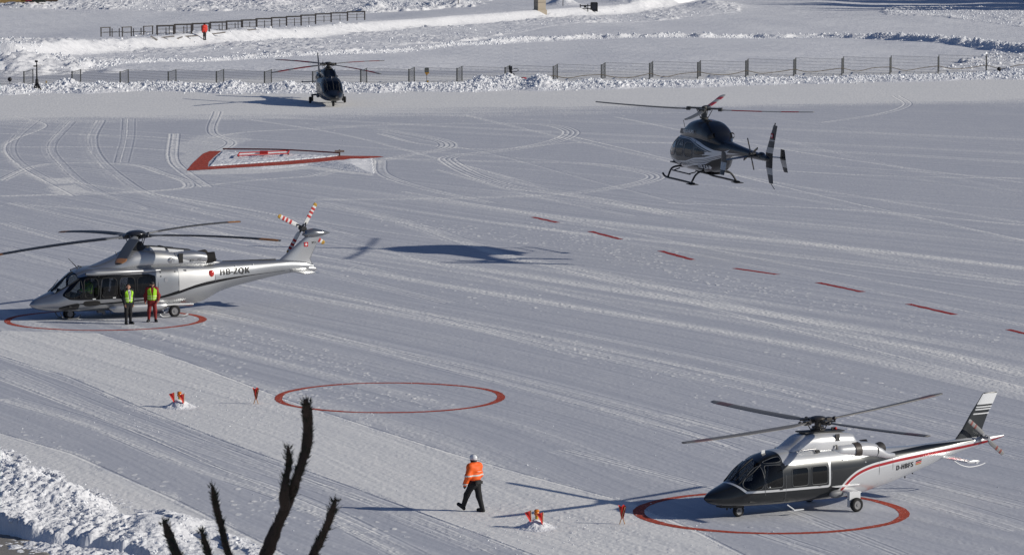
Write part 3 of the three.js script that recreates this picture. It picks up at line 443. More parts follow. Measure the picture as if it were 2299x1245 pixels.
    pieces(A, 'latch', [[-0.75, 1.95], [-1.45, 1.95], [-0.75, 1.78]].map(([x, y]) => disc(0.03, 0.02, x, y, s * (L.side(x, y) + 0.004), 10)), M_dark);
    part(A, 'vent', box(0.12, 0.14, 0.02, -1.95, 1.95, s * (L.side(-1.95, 1.95) + 0.004)), M_grey);
    // door and panel joints
    for (const j of [[[2.15, 1.9], [2.14, 1.4], [2.14, 0.9], [2.14, 0.5]], [[-0.62, 2.15], [-0.62, 1.5], [-0.62, 0.6]], [[-1.6, 2.1], [-1.6, 1.5], [-1.6, 0.5]], [[-3.5, 2.05], [-3.5, 1.6], [-3.5, 1.0]], [[1.0, 1.95], [-0.5, 1.97], [-1.6, 2.05], [-3.4, 2.06]]]) part(A, 'panel_joint', seam(L, j, s, 0.007, false), M_grey);
    // roof intake, sponson, main wheel on its snow ski
    part(A, 'roof_intake', ball(0.3, 2.1, 2.06, s * 0.74, 1.5, 0.36, 0.5), M_black);
    part(A, 'roof_fairing', loftOf([[2.75, 2.1, 2.05, 2.0, 0.05, 2, 2], [2.3, 2.22, 2.06, 1.93, 0.18, 2, 2], [1.4, 2.22, 2.06, 1.93, 0.2, 2, 2], [0.2, 2.16, 2.05, 1.95, 0.12, 2, 2], [-0.8, 2.1, 2.04, 2.0, 0.03, 2, 2]]).mesh(40, 20).translate(0, -0.02, s * 0.9), M_silver);
    part(A, 'sponson', loftOf([[1.75, 0.52, 0.5, 0.47, 0.05, 2, 2], [1.5, 0.66, 0.48, 0.3, 0.24, 2.4, 2.4], [0.6, 0.7, 0.48, 0.27, 0.3, 2.6, 2.6], [-0.6, 0.68, 0.48, 0.27, 0.3, 2.6, 2.6], [-1.0, 0.62, 0.5, 0.36, 0.24, 2.4, 2.4], [-1.9, 0.56, 0.5, 0.44, 0.12, 2, 2], [-2.1, 0.53, 0.5, 0.47, 0.03, 2, 2]]).mesh(50, 24).translate(0, 0, s * 1.12), M_silver);
    part(A, 'sponson_boom', [rod([-0.9, 0.52, s * 1.3], [-2.15, 0.50, s * 1.25], 0.085, 0.07, 12), ball(0.075, -2.15, 0.5, s * 1.25)], M_silver);
    part(A, 'main_gear', [rod([-0.75, 0.5, s * 1.25], [-1.28, 0.24, s * 1.42], 0.06), rod([-1.0, 0.48, s * 1.25], [-1.28, 0.2, s * 1.4], 0.035), box(0.5, 0.06, 0.14, -0.98, 0.3, s * 1.36, 0, -0.4), rod([-0.72, 0.34, s * 1.3], [-0.8, 0.14, s * 1.3], 0.03)], M_white);
    wheel(A, 0.27, 0.2, -1.2, 0.27, s * 1.5);
    part(A, 'snow_ski', tube([[-0.5, 0.16, s * 1.5], [-0.62, 0.05, s * 1.5], [-1.0, 0.03, s * 1.5], [-1.6, 0.03, s * 1.5], [-1.85, 0.12, s * 1.5]], 0.03, 20, 6).scale(1, 1, 1), M_white);
    part(A, 'snow_ski', box(1.1, 0.02, 0.36, -1.2, 0.025, s * 1.5), M_grey);
    // engine nacelle with its intake and exhaust
    part(A, 'engine_nacelle', loftOf([[-1.5, 2.62, 2.5, 2.38, 0.1, 2, 2], [-1.6, 2.78, 2.5, 2.22, 0.28, 2.2, 2.2], [-2.4, 2.78, 2.5, 2.2, 0.3, 2.2, 2.2], [-3.1, 2.68, 2.46, 2.2, 0.28, 2.2, 2.2], [-3.2, 2.62, 2.45, 2.24, 0.22, 2, 2]]).mesh(40, 28).translate(0, 0, s * 0.42), M_silver);
    part(A, 'intake', box(0.2, 0.42, 0.06, -1.85, 2.5, s * 0.715), M_black);
    part(A, 'exhaust', new THREE.CylinderGeometry(0.22, 0.26, 0.5, 20, 1, true).rotateZ(Math.PI / 2 - 0.15).rotateY(s * 0.35).translate(-3.35, 2.45, s * 0.48), flat(0.02, 0.018, 0.016, 0.7, { side: THREE.DoubleSide }));
    pieces(A, 'cowl_vent', [box(0.16, 0.1, 0.03, -2.4, 2.38, s * 0.72), box(0.18, 0.08, 0.03, -2.75, 2.42, s * 0.70)], M_grey);
    pieces(A, 'cowl_scoop', [ball(0.15, -1.35, 2.42, s * 0.70, 1.2, 0.9, 0.6), disc(0.09, 0.05, -1.45, 2.42, s * 0.78, 14)], M_silver);
    part(A, 'stabiliser', slab([{ p: [-7.35, 1.62, s * 0.1], c: 0.95, t: 0.11 }, { p: [-7.65, 1.56, s * 1.12], c: 0.78, t: 0.07 }]), M_silver);
    pieces(A, 'boom_lamp', [[-4.6, 2.0], [-5.5, 2.02]].map(([x, y]) => ball(0.035, x, y, s * (L.side(x, y) + 0.01))), M_lamp);
    part(A, 'wiper', rod([3.95, 1.3, s * 0.25], [3.55, 1.72, s * 0.32], 0.012), M_black);
  }
  part(A, 'windscreen_pillar', (() => { const pts = []; for (let i = 0; i <= 8; i++) { const x = lerp(4.02, 3.0, i / 8); pts.push(L.point(x, Math.PI / 2, 0.006)); } return tube(pts, 0.035, 24, 6); })(), M_dark);
  part(A, 'instrument_panel', box(0.4, 0.42, 1.25, 3.35, 1.05, 0, 0, 0.25), M_black);
  part(A, 'cabin_floor', box(4.0, 0.06, 1.7, 1.5, 0.62, 0), M_dark);
  part(A, 'bulkhead', box(0.05, 1.35, 1.9, -0.5, 1.3, 0), M_dark);
  for (const z of [-0.5, 0.5]) { seat(A, 2.4, 0.92, z, M_seatGrey); seat(A, 1.5, 0.92, z, M_seat); seat(A, 0.3, 0.92, z, M_seatGrey); }
  // cowling, mast, rotor
  const C = loftOf([[2.35, 2.24, 2.12, 2.0, 0.15, 2, 2], [1.9, 2.36, 2.12, 2.0, 0.50, 2.2, 2], [0.98, 2.70, 2.2, 2.0, 0.72, 2.3, 2], [0.33, 2.98, 2.3, 2.0, 0.76, 2.4, 2], [-0.54, 3.02, 2.32, 2.0, 0.76, 2.6, 2], [-1.63, 2.86, 2.3, 2.0, 0.74, 2.6, 2], [-2.93, 2.62, 2.25, 2.0, 0.62, 2.6, 2], [-3.5, 2.40, 2.2, 2.0, 0.45, 2.4, 2], [-4.2, 2.2, 2.1, 2.0, 0.2, 2, 2]]);
  part(A, 'cowling', C.mesh(80, 36), M_silver);
  pieces(A, 'cowl_deck', [box(2.1, 0.05, 0.34, -1.5, 2.92, 0, 0, 0.12), rod([-0.7, 3.0, -0.3], [-1.9, 2.86, -0.3], 0.05), rod([-0.7, 3.0, 0.3], [-1.9, 2.86, 0.3], 0.05), box(0.12, 0.1, 0.5, -1.2, 2.97, 0)], M_dark);
  pieces(A, 'cowl_panel', [box(0.75, 0.05, 0.2, -0.85, 2.93, -0.42, 0, 0.1, -0.5), box(0.8, 0.05, 0.2, -1.75, 2.8, -0.42, 0, 0.14, -0.5)], M_white);
  part(A, 'mast_base', new THREE.CylinderGeometry(0.28, 0.5, 0.35, 24).translate(0, 3.08, 0), M_dark);
  const dk = [0.030, 0.031, 0.034], tip = [0.26, 0.11, 0.03], gr = [0.20, 0.205, 0.21];
  const bg = bladeGeo(6.9, 0.55, 0.5, 0.075, 0.32, [[0, ...gr], [0.12, ...dk], [0.86, ...tip], [0.985, ...dk]], 0.10, 0.55);
  const hub = [new THREE.CylinderGeometry(0.14, 0.18, 0.55, 18).translate(0, -0.22, 0), new THREE.SphereGeometry(0.46, 28, 12, 0, 7, 0, Math.PI / 2).scale(1, 0.36, 1).translate(0, 0.08, 0), new THREE.CylinderGeometry(0.46, 0.40, 0.06, 28).translate(0, 0.06, 0), new THREE.CylinderGeometry(0.32, 0.26, 0.1, 20).translate(0, -0.1, 0)];
  const ang = [20.3, 92.3, 164.3, 236.3, 308.3];
  for (const d of ang) { const a = -d * Math.PI / 180 - turn, q = new THREE.Matrix4().makeRotationY(a); for (const g of [box(0.55, 0.09, 0.16, 0.5, -0.03, 0), box(0.3, 0.16, 0.2, 0.42, -0.02, 0.04), rod([0.3, -0.45, 0.12], [0.42, -0.08, 0.18], 0.02), ball(0.075, 0.66, 0.0, 0.16)]) hub.push(g.applyMatrix4(q)); }
  mainRotor(A, 3.52, turn, 0.07, ang, hub, flat(0.07, 0.072, 0.08, 0.25, { metalness: 0.6 }), bg);
  // tail: fin, gearbox cap, rotor on the far side
  part(A, 'fin', slab([{ p: [-6.35, 1.86, 0], c: 2.25, t: 0.40, up: 1 }, { p: [-6.92, 2.12, 0], c: 1.55, t: 0.30, up: 1 }, { p: [-7.55, 2.6, 0], c: 1.15, t: 0.24, up: 1 }, { p: [-8.2, 3.1, 0], c: 0.78, t: 0.2, up: 1 }, { p: [-8.3, 3.25, 0], c: 0.7, t: 0.18, up: 1 }]), M_silver);
  part(A, 'fin_skirt', loftOf([[-7.9, 1.8, 1.7, 1.55, 0.1, 2, 2], [-8.3, 1.82, 1.7, 1.52, 0.14, 2, 2], [-8.72, 1.74, 1.66, 1.56, 0.06, 2, 2], [-8.8, 1.68, 1.66, 1.64, 0.01, 2, 2]]).mesh(20, 16), M_silver);
  part(A, 'fin_cap', loftOf([[-8.1, 3.26, 3.22, 3.18, 0.05, 2, 2], [-8.25, 3.42, 3.24, 3.1, 0.2, 2, 2], [-8.6, 3.48, 3.26, 3.08, 0.25, 2, 2], [-9.0, 3.40, 3.27, 3.12, 0.2, 2, 2], [-9.42, 3.28, 3.26, 3.22, 0.03, 2, 2]]).mesh(30, 24), phys({ color: rgb(0.3, 0.31, 0.32), metalness: 0.8, roughness: 0.22 }));
  const tb = bladeGeo(1.32, 0.2, 0.2, 0.03, 0, [[0, 0.74, 0.74, 0.72], [0.34, 0.5, 0.03, 0.03], [0.44, 0.74, 0.74, 0.72], [0.52, 0.5, 0.03, 0.03], [0.62, 0.74, 0.74, 0.72], [0.70, 0.5, 0.03, 0.03], [0.80, 0.74, 0.74, 0.72], [0.88, 0.45, 0.26, 0.03]], 0, 0.8).rotateX(Math.PI / 2);
  tailRotor(A, -8.25, 3.45, 0.42, [27, 121, 211, 301], [disc(0.13, 0.3, 0, 0, -0.12, 16), disc(0.09, 0.2, 0, 0, 0.1, 12), box(0.5, 0.06, 0.06, 0, 0, 0.02, 0, 0.5), box(0.5, 0.06, 0.06, 0, 0, 0.02, 0, 2.07), rod([0.1, 0.12, -0.2], [0.25, 0.2, 0], 0.03), rod([-0.1, 0.12, -0.2], [-0.2, 0.25, 0], 0.03)], M_dark, tb);
  // registration and flag
  decal(A, L, 'registration', -3.72, -5.32, 1.62, 1.96, 0.012, lettering('HB-ZQK', 1.6, 0.34, '#15161a', 'bold'), 0.023);
  for (const s of [-1, 1]) {
    part(A, 'flag', [colored(box(0.2, 0.2, 0.012, 0, 0, 0), 0.5, 0.01, 0.02), colored(box(0.12, 0.04, 0.012, 0, 0, s * 0.006), 0.85, 0.85, 0.85), colored(box(0.04, 0.12, 0.012, 0, 0, s * 0.008), 0.85, 0.85, 0.85)].map((g) => g.translate(-8.22, 2.78, s * 0.105)), std({ vertexColors: true, roughness: 0.5 }), 'red flag with a white cross');
    const rows = [0, 1].map((i) => [0, 1].map((j) => V3(lerp(-8.5, -8.74, s < 0 ? j : 1 - j), lerp(2.78, 2.90, i), s * 0.085))); part(A, 'fin_number', sheet(rows), std({ map: lettering('711', 0.24, 0.12, '#202226', 'bold'), alphaTest: 0.4, roughness: 0.6, side: THREE.DoubleSide }));
  }
  pieces(A, 'boom_cover', [box(2.9, 0.04, 0.16, -5.3, 2.18, 0, 0, 0.012), box(0.5, 0.1, 0.2, -3.6, 2.28, 0)], M_dark);
  // nose wheel and its ski, belly fittings, aerials
  part(A, 'nose_gear', [rod([3.2, 0.5, 0], [3.2, 0.22, 0], 0.06), rod([3.0, 0.45, 0], [3.2, 0.25, 0], 0.03), box(0.3, 0.04, 0.32, 3.2, 0.22, 0)], M_grey);
  for (const z of [-0.13, 0.13]) wheel(A, 0.22, 0.13, 3.2, 0.22, z);
  part(A, 'snow_ski', [tube([[3.72, 0.30, -0.3], [3.6, 0.10, -0.3], [3.3, 0.03, -0.3], [2.9, 0.05, -0.3], [2.75, 0.18, -0.3]], 0.022, 20, 6), tube([[3.72, 0.30, 0.3], [3.6, 0.10, 0.3], [3.3, 0.03, 0.3], [2.9, 0.05, 0.3], [2.75, 0.18, 0.3]], 0.022, 20, 6), box(0.8, 0.02, 0.6, 3.24, 0.025, 0)], M_grey);
  pieces(A, 'belly_light', [box(0.3, 0.1, 0.2, 1.9, 0.30, -0.5), box(0.12, 0.14, 0.1, 1.75, 0.24, -0.5), rod([1.4, 0.34, -0.4], [1.4, 0.16, -0.4], 0.02)], M_grey);
  pieces(A, 'aerial', [rod([2.6, 2.15, 0.35], [3.05, 2.62, 0.35], 0.02, 0.012), rod([2.35, 2.18, 0.35], [2.62, 2.28, 0.35], 0.02), rod([0.9, 2.7, 0], [0.98, 2.86, 0], 0.02, 0.008), rod([-3.4, 2.3, 0], [-3.38, 2.56, 0], 0.02)], M_dark);
}
// ---------------------------------------------------------------- the two slim four-bladed helicopters on wheels
function makeSlim(A, turn, o) {
  const L = loftOf([
    [4.52, 0.74, 0.70, 0.66, 0.02, 2, 2], [4.36, 0.86, 0.69, 0.54, 0.20, 2, 2], [4.07, 0.98, 0.69, 0.45, 0.40, 2.1, 2.2], [3.46, 1.21, 0.75, 0.38, 0.62, 2.3, 2.5], [3.1, 1.52, 0.85, 0.36, 0.71, 2.4, 2.7], [2.68, 1.80, 0.92, 0.35, 0.77, 2.5, 2.8], [2.13, 2.0, 1.0, 0.34, 0.81, 2.7, 3.0], [1.47, 2.08, 1.05, 0.34, 0.82, 2.8, 3.2],
    [-0.3, 2.08, 1.1, 0.34, 0.82, 2.8, 3.2], [-1.2, 2.06, 1.15, 0.38, 0.78, 2.7, 2.9], [-1.9, 1.98, 1.22, 0.46, 0.67, 2.5, 2.6], [-2.85, 1.80, 1.30, 0.62, 0.48, 2.4, 2.4], [-3.9, 1.77, 1.42, 0.88, 0.36, 2.4, 2.3], [-5.28, 1.81, 1.57, 1.26, 0.25, 2.3, 2.2], [-6.3, 1.86, 1.68, 1.48, 0.18, 2.2, 2.2], [-7.1, 1.86, 1.74, 1.62, 0.11, 2.1, 2.1], [-7.78, 1.83, 1.80, 1.77, 0.02, 2, 2]]);
  const BX = [-7.9, 4.6, 0.3, 2.15];
  const W1 = rounded([[3.42, 1.08], [3.12, 1.42], [2.82, 1.64], [2.68, 1.66], [2.70, 0.97], [3.2, 0.94]], 1), W2 = rounded([[2.60, 1.68], [1.98, 1.68], [1.98, 0.97], [2.62, 0.97]], 2, 0.1);
  const W3 = rounded([[1.62, 1.53], [0.98, 1.53], [0.98, 0.95], [1.62, 0.95]], 2, 0.1), W4 = rounded([[0.84, 1.53], [0.20, 1.53], [0.20, 0.95], [0.84, 0.95]], 2, 0.1), W5 = rounded([[2.66, 1.74], [2.2, 1.9], [1.95, 1.92], [1.98, 1.76]], 2, 0.2);
  const low = (x) => lerp(1.14, 1.70, (3.46 - x) / 0.8), screen = [[3.46, 1.12], [3.06, low(3.06) - 0.01], [2.66, 1.69], [2.66, 2.2], [3.06, 1.8], [3.46, 1.5]];
  const tex = paint(BX, (c) => { o.livery(c); for (const p of [W1, W2, W3, W4, W5, screen]) c.cut(p); }, o.wide || 2048);
  const skin = phys({ map: tex, alphaTest: 0.5, metalness: o.metal, roughness: o.rough ?? 0.3, clearcoat: o.coat ?? 0.8, clearcoatRoughness: 0.05 });
  part(A, 'fuselage', L.mesh(140, 52, 0, BX), skin);
  part(A, 'cabin_lining', L.mesh(80, 32, -0.03, BX), std({ map: tex, color: rgb(0.05, 0.05, 0.055), alphaTest: 0.5, roughness: 0.9 }));
  for (const s of [-1, 1]) {
    for (const p of [W1, W2, W3, W4, W5]) { const w = part(A, p === W5 ? 'roof_window' : 'window', sidePanel(L, p, s), o.glass || (p === W3 || p === W4 ? M_tint : M_glass)); part(w, 'window_frame', seam(L, p, s, 0.014), flat(0.075, 0.08, 0.085, 0.45)); }
    part(A, 'windscreen', screenPanel(L, 3.46, 2.66, low, s, 0.004), o.glass || M_glass);
    part(A, 'windscreen_pillar', seam(L, [[3.46, 1.13], [3.26, low(3.26)], [3.06, low(3.06)], [2.86, low(2.86)], [2.64, 1.71]], s, 0.024, false), M_dark);
    pieces(A, 'door_handle', [[2.05, 0.9], [0.5, 0.9]].map(([x, y]) => box(0.1, 0.03, 0.03, x, y, s * (L.side(x, y) + 0.01))), M_dark);
    pieces(A, 'latch', [[1.85, 1.66], [2.5, 1.0], [-0.45, 1.66], [-1.4, 1.5], [-0.9, 1.72]].map(([x, y]) => ball(0.024, x, y, s * (L.side(x, y) + 0.005))), M_lamp);
    for (const j of [[[2.64, 1.72], [2.66, 1.2], [2.66, 0.8], [2.6, 0.5]], [[1.86, 1.72], [1.86, 1.2], [1.86, 0.6], [1.84, 0.45]], [[0.02, 1.85], [0.02, 1.2], [0.02, 0.5]], [[-2.05, 1.5], [-2.05, 1.1], [-2.05, 0.7]], [[-2.72, 1.5], [-2.72, 1.2], [-2.72, 0.8]]]) part(A, 'panel_joint', seam(L, j, s, 0.006, false), M_grey);
    // engine: pod, intake band, exhaust stack
    part(A, 'engine_pod', loftOf([[-0.2, 1.98, 1.9, 1.8, 0.1, 2, 2], [-0.5, 2.12, 1.9, 1.7, 0.26, 2.2, 2], [-1.3, 2.14, 1.88, 1.62, 0.32, 2.2, 2.2], [-1.8, 2.10, 1.84, 1.58, 0.31, 2.2, 2.2], [-2.1, 1.98, 1.76, 1.54, 0.30, 2.2, 2.2], [-2.45, 1.74, 1.64, 1.50, 0.24, 2.2, 2.2], [-2.8, 1.66, 1.6, 1.50, 0.10, 2, 2]]).mesh(40, 26).translate(0, 0, s * 0.42), o.topMat);
    part(A, 'intake_band', loftOf([[-1.02, 2.155, 1.89, 1.63, 0.335, 2.2, 2.2], [-1.06, 2.155, 1.89, 1.62, 0.337, 2.2, 2.2], [-1.24, 2.152, 1.885, 1.61, 0.332, 2.2, 2.2], [-1.28, 2.145, 1.88, 1.61, 0.325, 2.2, 2.2]]).mesh(8, 26).translate(0, 0, s * 0.425), flat(0.045, 0.035, 0.03, 0.5));
    part(A, 'exhaust', [new THREE.CylinderGeometry(0.205, 0.20, 0.5, 24, 1, true).rotateZ(Math.PI / 2 - 0.1).rotateY(-s * 0.42).translate(-2.08, 1.83, s * 0.46), disc(0.19, 0.02, 0, 0, 0).rotateY(Math.PI / 2).translate(-1.96, 1.83, s * 0.42)], flat(0.02, 0.018, 0.018, 0.6, { side: THREE.DoubleSide }));
    pieces(A, 'cowl_vent', [box(0.16, 0.1, 0.03, 0.45, 1.98, s * 0.6, 0, 0, -s * 0.7), box(0.05, 0.16, 0.04, -0.32, 2.06, s * 0.62, 0, 0, -s * 0.4)], M_dark);
    part(A, 'hand_rail', tube([[1.3, 2.02, s * 0.58], [0.9, 2.06, s * 0.58], [0.5, 2.06, s * 0.58]], 0.018, 12, 6), M_steel);
    // main wheel on its sponson leg
    part(A, 'gear_leg', [slab([{ p: [-0.42, 0.62, s * 0.7], c: 0.62, t: 0.16 }, { p: [-0.45, 0.60, s * 1.12], c: 0.52, t: 0.13 }]), box(0.44, 0.5, 0.13, -0.64, 0.40, s * 1.12), rod([-0.64, 0.3, s * 1.13], [-0.64, 0.15, s * 1.17], 0.05), rod([-0.64, 0.23, s * 1.05], [-0.64, 0.23, s * 1.28], 0.035), rod([-0.4, 0.4, s * 1.12], [-0.42, 0.2, s * 1.16], 0.018)], o.legMat);
    part(A, 'wheel_well', ball(0.24, -0.2, 0.56, s * 0.75, 1.2, 0.6, 0.5), M_grey);
    wheel(A, 0.235, 0.17, -0.64, 0.235, s * 1.27);
    part(A, 'side_fairing', [slab([{ p: [0.05, 0.82, s * 0.8], c: 1.2, t: 0.05 }, { p: [-0.05, 0.8, s * 0.88], c: 1.0, t: 0.03 }])], o.legMat);
    // tail: stabiliser with its tip plate
    part(A, 'stabiliser', slab([{ p: [-4.95, 1.30, s * 0.2], c: 0.72, t: 0.10 }, { p: [-5.1, 1.26, s * 1.3], c: 0.58, t: 0.07 }]), o.stabMat);
    pieces(A, 'stabiliser_tip', [ball(0.2, -5.42, 1.26, s * 1.31, 1.5, 0.35, 0.25), disc(0.05, 0.03, -5.55, 1.24, s * 1.36, 12)], o.stabMat);
    if (o.flag) part(A, 'flag', [0, 1, 2].map((k) => colored(sidePanel(L, [[-3.78, 1.33 - k * 0.055], [-4.03, 1.345 - k * 0.055], [-4.03, 1.29 - k * 0.055], [-3.78, 1.275 - k * 0.055]], s, 0.008, 2, 4), ...[[0.01, 0.01, 0.01], [0.55, 0.01, 0.01], [0.40, 0.20, 0.02]][k])), std({ vertexColors: true, roughness: 0.5, side: THREE.DoubleSide }), 'black, red and gold flag');
    part(A, 'wiper', rod([3.44, 1.22, s * 0.2], [3.0, 1.6, s * 0.28], 0.01), M_black);
  }
  part(A, 'windscreen_pillar', (() => { const pts = []; for (let i = 0; i <= 8; i++) pts.push(L.point(lerp(3.48, 2.62, i / 8), Math.PI / 2, 0.006)); return tube(pts, 0.03, 20, 6); })(), M_dark);
  part(A, 'instrument_panel', box(0.35, 0.32, 1.0, 2.95, 0.95, 0, 0, 0.25), M_black);
  part(A, 'cabin_floor', box(3.4, 0.05, 1.3, 1.5, 0.56, 0), M_dark); part(A, 'bulkhead', box(0.05, 1.25, 1.4, 0.05, 1.15, 0), M_dark);
  for (const z of [-0.36, 0.36]) { seat(A, 2.25, 0.84, z, M_seatGrey, 0.85); seat(A, 0.5, 0.82, z, M_seatGrey, 0.85); }
  // mast fairing, rotor head
  part(A, 'cowling', loftOf([[1.62, 2.06, 1.96, 1.9, 0.12, 2.4, 2], [1.4, 2.14, 1.96, 1.9, 0.40, 2.6, 2], [0.72, 2.50, 2.0, 1.88, 0.50, 3.2, 2], [0.2, 2.53, 2.02, 1.86, 0.54, 3.4, 2], [-0.9, 2.48, 2.02, 1.84, 0.54, 3.4, 2], [-1.14, 2.44, 2.02, 1.84, 0.52, 3.4, 2], [-1.3, 2.18, 2.0, 1.84, 0.48, 3, 2], [-1.5, 2.08, 1.98, 1.84, 0.42, 2.6, 2], [-2.3, 1.88, 1.8, 1.7, 0.3, 2, 2]]).mesh(80, 36), o.topMat);
  for (const s of [-1, 1]) part(A, 'cowl_opening', box(0.16, 0.22, 0.03, -0.42, 2.36, s * 0.52, 0, 0, -s * 0.12), M_black);
  pieces(A, 'cowl_rim', [box(1.6, 0.04, 0.55, -0.1, 2.535, 0, 0, 0.02), box(0.1, 0.08, 0.06, -0.55, 2.6, -0.1)], M_dark);
  if (o.beacon) part(A, 'beacon', ball(0.05, -0.62, 2.6, -0.15), M_red);
  const ang = o.angles, hub = [new THREE.CylinderGeometry(0.10, 0.13, 0.5, 16).translate(0, -0.2, 0), new THREE.SphereGeometry(0.26, 24, 10, 0, 7, 0, Math.PI / 2).scale(1, 0.3, 1).translate(0, 0.1, 0), new THREE.CylinderGeometry(0.26, 0.22, 0.08, 20).translate(0, 0.06, 0), new THREE.CylinderGeometry(0.24, 0.24, 0.05, 20).translate(0, -0.26, 0), new THREE.CylinderGeometry(0.2, 0.2, 0.04, 20).translate(0, -0.18, 0)];
  for (const d of ang) { const q = new THREE.Matrix4().makeRotationY(-d * Math.PI / 180 - turn); for (const g of [box(0.5, 0.07, 0.12, 0.42, 0, 0), box(0.22, 0.14, 0.18, 0.42, 0, 0.02), ball(0.07, 0.66, 0.01, 0.07), rod([0.22, -0.26, 0.1], [0.34, 0, 0.15], 0.016), rod([0.26, 0.02, 0.12], [0.55, 0.02, -0.3], 0.03)]) hub.push(g.applyMatrix4(q)); }
  mainRotor(A, 2.86, turn, 0.07, ang, hub, flat(0.075, 0.07, 0.065, 0.4, { metalness: 0.5 }), bladeGeo(5.42, 0.5, 0.36, 0.055, o.droop, o.bands, 0.12, 0.5), o.lift);
  // upper fin, tail cone, tail rotor on the left
  part(A, 'fin', slab([{ p: [-5.62, 1.74, 0], c: 1.15, t: 0.16, up: 1 }, { p: [-6.0, 2.15, 0], c: 0.88, t: 0.13, up: 1 }, { p: [-6.36, 2.66, 0], c: 0.76, t: 0.11, up: 1 }, { p: [-6.86, 3.26, 0], c: 0.64, t: 0.09, up: 1 }, { p: [-6.92, 3.30, 0], c: 0.54, t: 0.03, up: 1 }]), o.finMat);
  for (const s of [-1, 1]) if (o.finBands) pieces(A, 'fin_stripe', o.finBands.map(([y0, y1]) => { const e = (y) => [lerp(-5.97, -6.82, (y - 2.1) / 1.12), lerp(-6.86, -7.48, (y - 2.1) / 1.12)]; const r = [y0, y1].map((y) => { const [a, b] = e(y), q = []; for (let j = 0; j <= 10; j++) { const m = lerp(0.02, 0.97, j / 10), t = lerp(0.13, 0.09, (y - 2.1) / 1.08); q.push(V3(lerp(a, b, m), y, s * (0.006 + 0.5 * t * (2.6 * Math.sqrt(m) * (1 - m) * 0.75 + 0.24 * Math.sqrt(m * (1 - m)))))); } return q; }); return sheet(r); }), flat(0.70, 0.71, 0.72, 0.4, { side: THREE.DoubleSide }));
  if (o.lowerFin) part(A, 'lower_fin', slab([{ p: [-5.7, 1.5, 0], c: 0.8, t: 0.12, up: 1 }, { p: [-6.0, 0.95, 0], c: 0.5, t: 0.07, up: 1 }]), o.finMat);
  part(A, 'tail_skid', tube([[-5.55, 1.2, -0.02], [-5.9, 0.98, 0], [-6.3, 0.86, 0], [-6.75, 0.88, 0], [-7.0, 0.94, 0]], 0.022, 24, 6), M_white);
  tailRotor(A, -6.75, 1.86, -0.34, o.tailAngles, [disc(0.08, 0.3, 0, 0, 0.08, 14), disc(0.05, 0.16, 0, 0, -0.1, 10), box(0.4, 0.07, 0.06, 0, 0, 0, 0, o.tailAngles[0] * Math.PI / 180), ball(0.08, 0, 0, -0.02)], M_steel, bladeGeo(0.97, 0.16, 0.16, 0.03, 0, [[0, 0.2, 0.2, 0.2], [0.5, 0.22, 0.06, 0.05], [0.6, 0.24, 0.24, 0.24], [0.75, 0.22, 0.06, 0.05], [0.85, 0.24, 0.24, 0.24]], 0, 0.8).rotateX(Math.PI / 2));
  // nose wheel, belly step, aerials
  part(A, 'nose_gear', [rod([3.17, 0.45, 0], [3.17, 0.2, 0], 0.05), rod([2.95, 0.42, 0], [3.15, 0.22, 0], 0.025), rod([3.17, 0.2, -0.1], [3.17, 0.2, 0.1], 0.03)], M_grey);
  wheel(A, 0.2, 0.16, 3.17, 0.2, 0);
  pieces(A, 'belly_fitting', [box(0.9, 0.07, 0.3, 3.5, 0.37, 0, 0, 0.08), rod([3.7, 0.38, -0.12], [3.72, 0.28, -0.12], 0.03), rod([3.4, 0.36, 0.1], [3.42, 0.27, 0.1], 0.03), rod([-3.6, 0.84, 0], [-3.62, 0.7, 0], 0.03, 0.02), rod([-3.9, 0.9, 0], [-3.94, 0.82, 0], 0.03, 0.02)], M_dark);
  part(A, 'boarding_step', [rod([1.75, 0.36, -0.72], [1.55, 0.2, -0.82], 0.022), box(0.4, 0.03, 0.1, 1.4, 0.19, -0.84)], M_white);
  pieces(A, 'aerial', [box(0.14, 0.12, 0.03, 2.2, 2.03, 0), rod([1.15, 2.12, -0.5], [1.05, 2.2, -0.5], 0.015)], M_white);
  return L;
}
